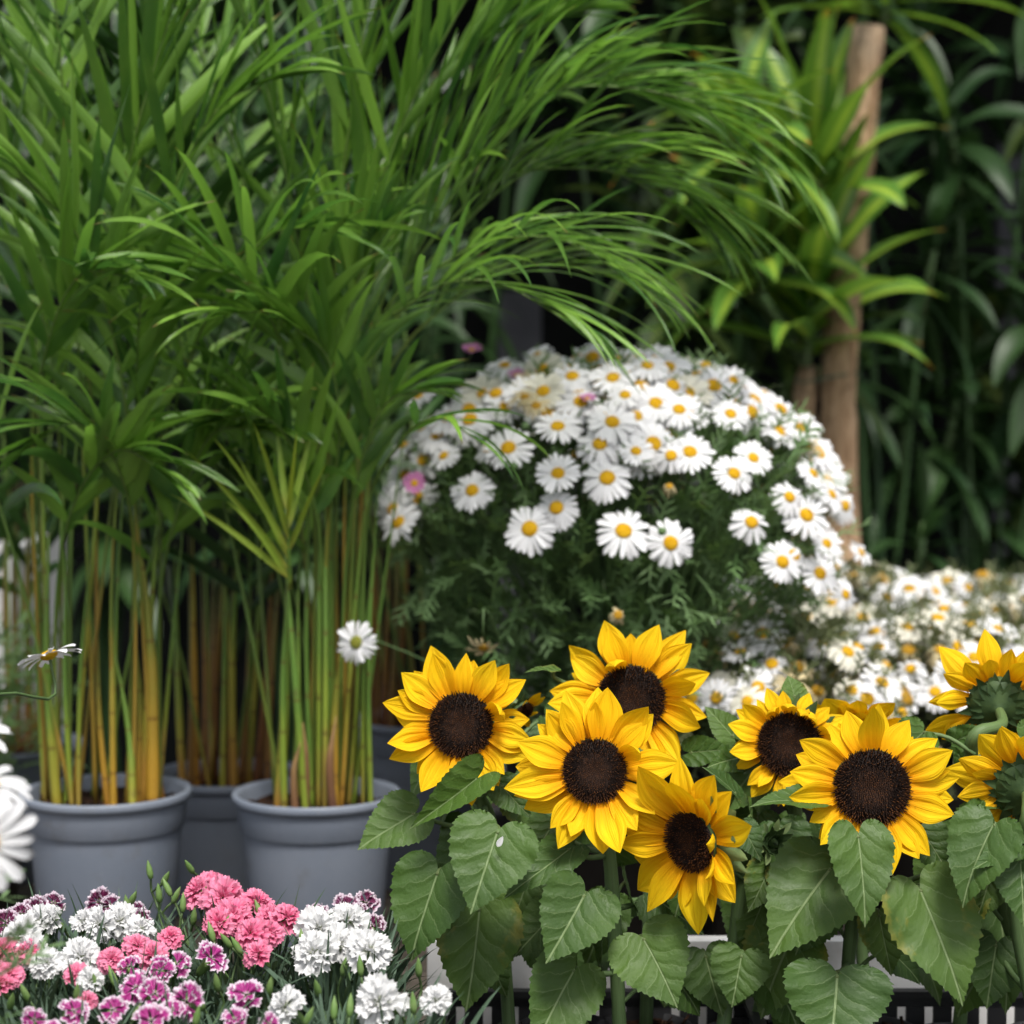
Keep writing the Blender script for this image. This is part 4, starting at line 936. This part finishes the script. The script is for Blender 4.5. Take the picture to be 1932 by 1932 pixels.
GZ = BZ + 0.012
def sunflower(label, px, py, Y, rd, rp, n, npet, stem_px, leaves, seed, curled=(), bract='n', nb=16, layers=2, tilt=(0.28, 0.02), soilx=None, missing=(), rough=0.0, pot=True, spin=0.0, cscale=1.0, aspect=1.0, fill=5):
    random.seed(seed)
    c = at(px, py, Y); k = pxm(Y) * (1 / math.cos(0.12)); rd *= k; rp *= k; n = V(n).normalized()
    bx, bY = soilx; root = V((bx, bY, BZ + 0.09))
    t = thing('sunflower_plant', label, 'sunflower', (bx, bY, GZ), 'potted sunflowers')
    if pot: black_pot(t, bx, bY, GZ, 0.052, 0.08)
    back = c - n * (rd * 0.75)
    sp = [back + n * rd * 0.3, back - n * 0.03] + [at(x, y, yy) for (x, y, yy) in stem_px] + [root - V((0, 0, 0.015))]
    b = MB(); path = crv(sp, 24); b.tube(path, [(0.0052 + 0.0022 * min(1, i / 12)) * R(0.96, 1.05) for i in range(25)], 10); build('stem', b, M['sstem'], t)
    Mx = Matrix.Translation(c) @ frame(n, None, spin)
    hd = add('flower_head', random.choice(DISC), Mx @ Matrix.Scale(rd, 4), t)
    add('calyx', CAL, Mx @ Matrix.Scale(rd, 4), hd)
    pl = (rp - rd * 0.86)
    for lay in range(layers):
        for q in range(npet):
            th = (q + 0.5 * lay) * 2 * math.pi / npet + R(-0.18, 0.18)
            deg = math.degrees(th) % 360
            if any(a <= deg <= e for (a, e) in missing) or R(0, 1) < 0.03: continue
            tl = tilt[lay] + R(-0.24, 0.26); cu = [cc for cc in curled if abs((deg - cc[0] + 180) % 360 - 180) < cc[1]]
            me = random.choice(SP); sc_ = pl * R(0.72, 1.14) * (1.0 - 0.06 * lay)
            if cu and lay == 0: me = SPC[cu[0][2]] if cu[0][2] >= 0 else me; tl = cu[0][3]; sc_ = pl * R(0.85, 1.0) * cscale
            X = Matrix.Rotation(th, 4, 'Z') @ Matrix.Translation((rd * 0.88, 0, -rd * (0.08 + 0.10 * lay) + R(-0.03, 0.03) * rd)) @ Matrix.Rotation(R(-0.1, 0.1), 4, 'Z') @ Matrix.Rotation(-tl, 4, 'Y') @ Matrix.Rotation(R(-0.3, 0.3) + rough * R(-1, 1), 4, 'X') @ Matrix.Diagonal((sc_, sc_ * aspect, sc_, 1))
            add('petal', me, Mx @ X, hd)
    for q in range(nb * 2):
        th = (q + R(-.2, .2)) * math.pi / nb; lay = q % 2
        me = random.choice(BRL if bract == 'l' else BR_)
        s = rd * (R(0.85, 1.1) if lay else R(0.65, 0.9)) * (1.35 if bract == 'l' else (0.62 if bract == 'b' else 0.9))
        X = Matrix.Rotation(th, 4, 'Z') @ Matrix.Translation((rd * (0.80 if lay else 0.55), 0, -rd * (0.30 if lay else 0.52))) @ Matrix.Rotation(-(R(-0.05, 0.35) if bract != 'l' else R(-0.5, 0.5)), 4, 'Y') @ Matrix.Rotation(math.pi, 4, 'X') @ Matrix.Scale(s, 4)
        add('bract', me, Mx @ X, hd)
    for q in range(fill):
        st_ = path[10 + (q * 14) // max(1, fill)]; a = R(-0.6, 3.7); L = R(0.06, 0.085)
        o = V((math.cos(a), math.sin(a) * 0.8, 0)); p0 = st_ + o * R(0.035, 0.06) + V((0, 0, R(0.0, 0.02))); p1 = p0 + o * L * 0.6 + V((0, -0.01, -L * R(0.5, 1.0)))
        lo = heart_leaf(t, p0, p1, R(0.055, 0.085), o * 0.4 + V((0, -0.6, 0.7)))
        b = MB(); b.tube(crv([p0, (p0 + st_) / 2 + V((0, 0, -0.004)), st_ - V((0, 0, 0.02))], 6), 0.0024, 6); build('petiole', b, M['sstem'], lo)
    for lf in leaves:
        (x0, y0, x1, y1, wd, dY0, dY1, nn) = lf[:8]; kw = lf[8] if len(lf) > 8 else {}
        p0 = at(x0, y0, Y + dY0); p1 = at(x1, y1, Y + dY1)
        lo = heart_leaf(t, p0, p1, wd * pxm(Y), nn, **kw)
        # petiole to the nearest higher or level point of the stem
        cand = [s for s in path[5:] if s.z < p0.z - 0.008] or path[-4:]
        tgt = min(cand, key=lambda s: (s - p0).length)
        X = (p1 - p0).normalized(); Nn = V(nn); Nn = (Nn - X * Nn.dot(X)).normalized()
        b = MB(); mid = (p0 + tgt) / 2 - Nn * 0.012
        b.tube(crv([p0 + X * 0.004, p0 - Nn * 0.010 - X * 0.004, mid, tgt], 10), [0.0022 + 0.0012 * i / 10 for i in range(11)], 6); build('petiole', b, M['sstem'], lo)
    return t
FC = (0, -0.9, 0.45)
sunflower('sunflower next to a grey palm pot, its bloom standing alone above broad leaves', 870, 1368, 1.98, 60, 150, (-0.12, -0.95, 0.18), 15,
          [(895, 1480, 2.04), (935, 1600, 2.05)], [
    (827, 1644, 768, 1812, 156, -0.06, -0.09, (-0.25, -0.9, 0.45)), (784, 1534, 677, 1598, 118, 0.05, 0.02, (-0.1, -0.8, 0.6)),
    (901, 1468, 786, 1562, 78, -0.05, -0.10, (0.2, -0.85, 0.5), dict(fold=0.55)), (905, 1712, 888, 1912, 165, -0.03, -0.06, (0.15, -0.95, 0.2), dict(wave=0.03)),
    (940, 1566, 887, 1720, 160, -0.10, -0.14, (0.05, -0.9, 0.45)), (945, 1480, 998, 1545, 70, 0.02, 0.0, FC), (905, 1780, 960, 1880, 90, 0.04, 0.02, FC), (1000, 1650, 960, 1760, 100, 0.06, 0.04, FC)], 501, soilx=(0.0, 2.02), curled=[(28, 9, 0, 0.5)])
sunflower('sunflower with a thick bare stem, its full bloom overlapping the tallest one', 1122, 1455, 1.9, 60, 160, (-0.02, -0.97, 0.22), 16,
          [(1148, 1600, 1.96), (1160, 1760, 1.965), (1167, 1900, 1.97)], [
    (1077, 1600, 961, 1690, 84, 0.02, -0.03, (0.0, -0.8, 0.6)), (1104, 1687, 1036, 1816, 150, -0.01, -0.05, (0.15, -0.9, 0.4), dict(fold=0.3)),
    (1212, 1768, 1284, 1892, 158, 0.0, -0.04, (-0.2, -0.85, 0.5)), (1085, 1828, 1000, 1975, 150, 0.02, -0.03, (0.2, -0.9, 0.3)),
    (1040, 1560, 990, 1640, 90, 0.08, 0.05, FC), (1230, 1690, 1330, 1760, 110, 0.08, 0.06, FC), (1050, 1720, 970, 1800, 100, 0.08, 0.05, FC)], 502, soilx=(0.205 - 0.09, 1.97), curled=[(22, 10, 2, 0.6)])
sunflower('tallest sunflower, its bloom rising highest against the daisy bush', 1190, 1320, 2.06, 64, 152, (-0.10, -0.93, 0.10), 15,
          [(1215, 1440, 2.12), (1225, 1650, 2.12)], [
    (1188, 1424, 1272, 1438, 36, -0.12, -0.16, (0, -0.5, 0.9)), (1050, 1266, 990, 1258, 16, 0.02, 0.0, (0, -0.5, 0.9)), (1385, 1392, 1330, 1330, 60, 0.02, 0.03, FC), (1300, 1420, 1382, 1412, 60, 0.0, -0.02, FC),
    (1150, 1700, 1110, 1830, 100, 0.0, -0.02, FC), (1270, 1800, 1250, 1900, 120, 0.02, 0.0, FC)], 503, soilx=(0.15, 2.11), curled=[(120, 8, 0, 0.7)])
sunflower('sunflower bloom drooping sideways with petals curled over its dark disc', 1302, 1588, 1.86, 56, 168, (-0.70, -0.70, -0.10), 13,
          [(1402, 1590, 1.97), (1395, 1700, 2.0)], [
    (1400, 1560, 1440, 1620, 60, 0.06, 0.04, FC), (1390, 1500, 1335, 1440, 46, 0.06, 0.04, (0, -0.6, 0.8)), (1440, 1700, 1400, 1800, 90, 0.14, 0.12, FC), (1330, 1800, 1360, 1920, 130, 0.12, 0.1, FC), (1400, 1800, 1380, 1900, 120, 0.08, 0.06, FC)], 504, soilx=(0.215, 1.98), bract='l', curled=[(0, 40, 2, 0.40)], cscale=0.8, tilt=(0.42, 0.25), layers=2)
sunflower('sunflower with short ragged wilting petals curled round a large disc', 1490, 1405, 2.02, 60, 122, (-0.1, -0.95, 0.15), 18,
          [(1500, 1520, 2.08), (1500, 1700, 2.08)], [
    (1540, 1512, 1427, 1503, 58, -0.12, -0.16, (0.05, -0.55, 0.85)), (1500, 1318, 1489, 1272, 56, 0.04, 0.05, (0.2, -0.9, 0.3)), (1430, 1540, 1410, 1640, 100, 0.04, 0.02, FC), (1395, 1430, 1340, 1440, 60, 0.03, 0.0, FC),
    (1493, 1772, 1425, 1914, 160, -0.03, -0.06, (-0.2, -0.9, 0.3), dict(wave=0.03)), (1470, 1560, 1500, 1660, 110, 0.0, -0.02, FC)], 505, soilx=(0.315, 2.08), curled=[(60, 22, 1, 0.6), (100, 22, 3, 0.5), (20, 16, 0, 0.5)], rough=0.35)
sunflower('largest sunflower with the widest dark disc, one leaf hanging directly below it', 1645, 1487, 1.9, 71, 160, (-0.06, -0.96, 0.16), 17,
          [(1615, 1620, 1.97), (1608, 1740, 1.98), (1600, 1850, 1.99)], [
    (1568, 1638, 1446, 1792, 190, 0.02, -0.03, (-0.15, -0.85, 0.5)), (1619, 1574, 1640, 1744, 124, -0.05, -0.09, (0.05, -0.95, 0.3)), (1735, 1676, 1828, 1892, 185, 0.0, -0.05, (0.1, -0.9, 0.4), dict(wave=0.035)),
    (1580, 1838, 1572, 1985, 205, -0.02, -0.06, (0.0, -0.9, 0.45), dict(wave=0.04)), (1658, 1723, 1680, 1843, 95, 0.06, 0.04, FC), (1740, 1570, 1800, 1650, 90, 0.06, 0.04, FC), (1790, 1640, 1760, 1720, 80, 0.08, 0.06, FC), (1540, 1700, 1500, 1800, 130, 0.08, 0.06, FC)], 506, soilx=(0.36, 1.97))
sunflower('small sunflower facing up and away between the ragged and the largest blooms', 1610, 1375, 2.1, 38, 112, (0.1, 0.55, 0.8), 12,
          [(1600, 1500, 2.12)], [(1570, 1420, 1590, 1368, 34, -0.06, -0.06, FC)], 507, soilx=(0.40, 2.10))
sunflower('back-turned sunflower with dark green bracts against the low daisies', 1882, 1325, 2.05, 54, 140, (0.15, 0.92, 0.30), 15,
          [(1842, 1385, 1.98), (1832, 1440, 2.0), (1840, 1600, 2.05)], [(1800, 1400, 1860, 1370, 50, -0.04, -0.06, FC), (1820, 1450, 1800, 1400, 50, 0.02, 0.0, FC), (1886, 1716, 1915, 1912, 150, 0.0, -0.04, (0.1, -0.9, 0.4), dict(wave=0.04)), (1800, 1650, 1770, 1740, 110, 0.06, 0.04, FC)], 508, soilx=(0.49, 2.07), layers=2, tilt=(0.1, -0.1), bract='b')
sunflower('back-turned sunflower with a pale stem beside the hanging wrinkled leaf', 1935, 1482, 1.92, 58, 142, (0.20, 0.90, 0.28), 15,
          [(1932, 1580, 1.88), (1915, 1720, 1.93)], [(1926, 1596, 1837, 1630, 62, -0.06, -0.09, (-0.1, -0.7, 0.7)), (1925, 1622, 1935, 1745, 116, -0.06, -0.09, (0, -0.9, 0.4)), (1870, 1640, 1850, 1740, 100, 0.05, 0.03, FC), (1880, 1780, 1860, 1900, 130, 0.08, 0.05, FC)], 509, soilx=(0.56, 1.95), tilt=(0.1, -0.1), bract='b')
sunflower('small half-open sunflower seen from the side under the back-turned blooms', 1870, 1560, 1.96, 40, 92, (-0.80, 0.45, -0.05), 12,
          [(1900, 1600, 1.98), (1890, 1700, 2.0)], [(1880, 1520, 1820, 1518, 34, -0.03, -0.05, (0, -0.6, 0.8)), (1850, 1650, 1810, 1700, 80, 0.05, 0.03, FC)], 510, soilx=(0.60, 2.08), layers=2, tilt=(0.3, 0.1))
sunflower('tiny wilted orange sunflower peeping out between two full blooms', 985, 1345, 2.1, 24, 52, (0.5, -0.5, -0.5), 9,
          [(985, 1420, 2.14), (990, 1550, 2.14)], [(960, 1390, 1000, 1420, 40, 0, -0.02, FC), (1000, 1480, 960, 1540, 70, 0, -0.02, FC), (1030, 1580, 1010, 1680, 100, 0.0, -0.02, FC)], 511, soilx=(0.06, 2.11), layers=1, rough=0.5)
# closed bud
random.seed(520)
def bud_plant(label, px, py, Y, r, n, stem_px, soilx, leaves=()):
    c = at(px, py, Y); r *= pxm(Y); n = V(n).normalized(); t = thing('sunflower_plant', label, 'sunflower', (soilx[0], soilx[1], GZ), 'potted sunflowers')
    black_pot(t, soilx[0], soilx[1], GZ, 0.05, 0.08)
    b = MB(); b.tube(crv([c - n * r * 0.6, c - n * r * 2] + [at(*q) for q in stem_px] + [V((soilx[0], soilx[1], BZ + 0.08))], 16), 0.005, 7); build('stem', b, M['sstem'], t)
    hd = add('bud', CAL, Matrix.Translation(c) @ frame(n) @ Matrix.Scale(r * 0.75, 4), t)
    for lay in range(3):
        for k in range(9):
            th = (k + 0.5 * lay) * 2 * math.pi / 9 + R(-.1, .1)
            X = Matrix.Rotation(th, 4, 'Z') @ Matrix.Translation((r * (0.75 - 0.2 * lay), 0, -r * 0.25)) @ Matrix.Rotation(-(0.55 + 0.4 * lay + R(-.15, .15)), 4, 'Y') @ Matrix.Scale(r * R(0.85, 1.1), 4)
            add('bract', random.choice(BRL if lay == 0 else BR_), Matrix.Translation(c) @ frame(n) @ X, hd)
    for (x0, y0, x1, y1, wd, nn) in leaves:
        heart_leaf(t, at(x0, y0, Y), at(x1, y1, Y - 0.03), wd * pxm(Y), nn)
bud_plant('closed green sunflower bud beside the drooping bloom', 1462, 1590, 1.97, 30, (0.3, -0.85, 0.3), [(1468, 1680, 2.03)], (0.265, 2.09), [(1450, 1640, 1420, 1720, 80, FC), (1480, 1640, 1500, 1720, 80, FC)])

# ------------------------------------------------------------------ carnations
def frill(name, mat, seed, W=1.15, amp=0.10, teeth=7, cup=0.1, curve=-0.2):
    random.seed(seed); b = MB(); nu, nv = 5, 14; rows = []; uvs = []; ph = R(0, 6); k1 = R(5, 8)
    for i in range(nu + 1):
        t = i / nu; row = []; ur = []
        for j in range(nv + 1):
            v = -1 + 2 * j / nv; a = v * W * 0.5 * (0.25 + 0.75 * t ** 0.8)
            rr = 0.05 + 0.95 * t
            if i == nu: rr += 0.06 * ((j % 2) * 2 - 1) * R(0.4, 1.2) - 0.12 * abs(v) ** 3
            elif i == nu - 1: rr -= 0.08 * abs(v) ** 3
            z = amp * math.sin(v * k1 + ph) * t ** 1.5 + curve * t * t + cup * t * v * v + R(-.02, .02) * t
            row.append(V((rr * math.cos(a), rr * math.sin(a), z))); ur.append((t, v * .5 + .5))
        rows.append(row); uvs.append(ur)
    b.grid(rows, uvs, R(0, 1)); return b.mesh(name, mat)
FR = {k: [frill('carnation_petal', M['dian_' + k], 600 + 10 * ord(k) + q, 1.25 if k in 'vd' else 1.1, R(0.10, 0.16) if k in 'wp' else R(0.12, 0.2), curve=R(-0.35, 0.15)) for q in range(6)] for k in 'wpvd'}
b = MB(); b.lathe([(0.02, -1.5), (0.18, -1.45), (0.26, -1.1), (0.27, -0.5), (0.32, -0.05), (0.1, 0.0)], V((0, 0, 0)), 10); DCAL = b.mesh('calyx', M['bud'])
b = MB(); b.lathe([(0.05, -0.5), (0.3, -0.42), (0.42, 0.0), (0.36, 0.5), (0.16, 0.95), (0.02, 1.2)], V((0, 0, 0)), 8); BUD = b.mesh('bud', M['bud'])
def carnation(t, p, n, r, kind):
    Mx = Matrix.Translation(p) @ frame(n, None, R(0, 6.28))
    f = add('flower', DCAL, Mx @ Matrix.Scale(r, 4), t)
    if kind in 'wp': layers = [(8, 1.0, 0.05, 0.0), (7, 0.85, 0.42, 0.05), (6, 0.66, 0.8, 0.1), (4, 0.5, 1.2, 0.12)]
    else: layers = [(5, 1.0, 0.12, 0.0), (4, 0.78, 0.5, 0.06)]
    for (m, s, tl, z) in layers:
        for k in range(m):
            th = (k + R(-.2, .2)) * 2 * math.pi / m + s * 3
            X = Matrix.Rotation(th, 4, 'Z') @ Matrix.Translation((0.03 * r, 0, z * r)) @ Matrix.Rotation(-(tl + R(-.15, .2)), 4, 'Y') @ Matrix.Rotation(R(-.2, .2), 4, 'X') @ Matrix.Scale(r * s * R(0.9, 1.08), 4)
            add('petal', random.choice(FR[kind]), Mx @ X, f)
def dY(py): return 2.02 - (py - 1650) / 280 * 0.38
def dianthus(label, flowers, kind, seed, buds=(), nleaf=300, dz=0.0, off=0.0):
    random.seed(seed)
    P = [at(x, y, dY(y) + off) for (x, y, r) in flowers]; c = sum(P, V((0, 0, 0))) / len(P)
    t = thing('carnation_plant', label, 'carnations', (c.x, c.y, BZ), 'potted carnations')
    black_pot(t, c.x, c.y, BZ, 0.06, 0.11); root = V((c.x, c.y, BZ + 0.1)); st = MB()
    for (x, y, r), p in zip(flowers, P):
        n = V((R(-.55, .55) + (p.x - c.x) * 2.0, -0.62 + R(-.3, .3), 0.72 + R(-.3, .25))).normalized(); rr = r * pxm(p.y) * R(0.78, 1.05)
        p = p + V((0, R(-.01, .015), 0))
        carnation(t, p, n, rr, kind)
        st.tube(crv([p - n * rr * 1.3, p - n * rr * 2 - V((0, 0, .015)), root.lerp(p, .5) + rv(.012), root], 8), 0.0014, 5)
    for (x, y) in buds:
        p = at(x, y, dY(y) + 0.01 + off); n = V((R(-.6, .6), R(-.6, .2), 1)).normalized()
        add('bud', BUD, Matrix.Translation(p) @ frame(n) @ Matrix.Diagonal((0.0085, 0.0085, 0.0125, 1)), t)
        st.tube(crv([p - n * 0.004, p - n * 0.03, root.lerp(p, .5) + rv(.012), root], 8), 0.0014, 5)
    build('stems', st, M['tstem'], t, kind='stuff')
    fo = MB(); sx = max(0.045, max(abs(p.x - c.x) for p in P) * 1.0); sy = max(0.05, max(abs(p.y - c.y) for p in P) * 1.0)
    top = c.z - BZ - 0.055 + dz
    for k in range(nleaf):
        a = R(0, 6.28); q = math.sqrt(R(0, 1)); z = R(0.11, max(0.14, top)); p = V((c.x + sx * q * math.cos(a), c.y + sy * q * math.sin(a), BZ + z))
        d = V((math.cos(a) * R(0, 1.1), math.sin(a) * R(0, 1.1), R(0.35, 1.3))) + rv(.4)
        blade(fo, p, d, UP + rv(.5), R(0.045, 0.10), R(0.004, 0.0085), 'grass', 6, 2, R(0.2, 1.0), 0.4, R(-.5, .5))
    build('foliage', fo, M['dleaf'], t, kind='stuff')
dianthus('pink carnation plant with a dense cluster of blooms and green buds', [(372, 1690, 44), (420, 1698, 46), (398, 1672, 40), (440, 1728, 46), (485, 1705, 42), (541, 1736, 38), (324, 1766, 30), (486, 1802, 30), (475, 1760, 36), (508, 1735, 38), (505, 1770, 30), (415, 1740, 36)], 'p', 701,
         buds=[(283, 1648), (310, 1662), (360, 1640), (330, 1695), (380, 1692), (490, 1722), (420, 1752), (300, 1692), (365, 1735), (345, 1710), (450, 1790), (430, 1780), (318, 1680), (400, 1765)], nleaf=420)
dianthus('white carnation plant with four big blooms under the largest sunflower leaf', [(602, 1748, 44), (655, 1742, 46), (592, 1800, 46), (697, 1792, 50), (640, 1790, 40)], 'w', 702, buds=[(648, 1830), (570, 1780), (680, 1830)], nleaf=320)
dianthus('white carnation plant between two dark purple ones by the grey palm pot', [(190, 1745, 40), (262, 1758, 40), (225, 1742, 36), (160, 1738, 30)], 'w', 703, buds=[(240, 1712), (248, 1700)], nleaf=300)
dianthus('white carnation plant crowding the wide-petalled daisies', [(32, 1772, 44), (72, 1742, 40), (88, 1818, 36), (95, 1735, 34), (55, 1800, 40)], 'w', 704, nleaf=300)
dianthus('white carnation plant behind the pair of coral pink blooms', [(152, 1808, 40), (130, 1835, 30), (175, 1845, 34)], 'w', 705, nleaf=240)
dianthus('white carnation plant under the sunflower leaves at the crate corner', [(717, 1888, 50), (822, 1888, 38), (540, 1898, 42)], 'w', 706, buds=[(790, 1832), (660, 1905), (600, 1870), (780, 1900)], nleaf=420)
dianthus('coral pink carnation plant with frilled blooms between white and purple ones', [(256, 1794, 36), (208, 1814, 36), (285, 1810, 30), (140, 1848, 34), (165, 1890, 20)], 'p', 707, buds=[(145, 1880), (215, 1850), (180, 1860)], nleaf=240)
dianthus('coral pink carnation plant directly under the wide-petalled daisies', [(20, 1836, 38), (48, 1798, 36), (-5, 1860, 36), (5, 1800, 34)], 'p', 708, buds=[(20, 1895), (50, 1880)], nleaf=240)
dianthus('purple and white picotee carnation plant with many flat blooms', [(332, 1822, 36), (396, 1812, 38), (258, 1862, 38), (352, 1892, 38), (290, 1880, 36), (215, 1902, 34), (285, 1928, 38), (300, 1835, 32), (240, 1830, 30), (320, 1915, 32)], 'v', 709, buds=[(255, 1918), (370, 1925), (410, 1860)], nleaf=420)
dianthus('purple picotee carnation plant with a single big upright bloom', [(464, 1880, 40), (440, 1930, 28), (505, 1940, 26)], 'v', 710, buds=[(508, 1868), (630, 1910), (580, 1925)], nleaf=320)
dianthus('purple picotee carnation plant low under the coral pink ones', [(132, 1918, 34), (60, 1930, 32), (100, 1945, 30)], 'v', 711, nleaf=260)
dianthus('dark purple carnation plant next to the wide-petalled daisies', [(68, 1715, 32), (100, 1705, 26), (15, 1738, 32), (40, 1722, 28)], 'd', 712, off=0.05, nleaf=220)
dianthus('dark purple carnation plant behind the white blooms and green buds', [(182, 1708, 30), (252, 1722, 26), (205, 1715, 24), (270, 1730, 24)], 'd', 713, off=0.05, nleaf=220)
dianthus('dark purple carnation plant beside the big hanging sunflower leaf', [(598, 1728, 28), (655, 1712, 28), (690, 1708, 28), (702, 1748, 28), (675, 1720, 26)], 'd', 714, off=0.05, nleaf=220)

q = MB(); blade(q, at(938, 1598, 1.858), at(950, 1576, 1.855) - at(938, 1598, 1.858), (0.1, -0.9, 0.45), 0.013, 0.006, 'lance', 6, 2, 0.0, 0.3)
tag(build('fallen_petal', q, M['daisy']), 'single fallen white petal lying on a heart-shaped sunflower leaf', 'petal')
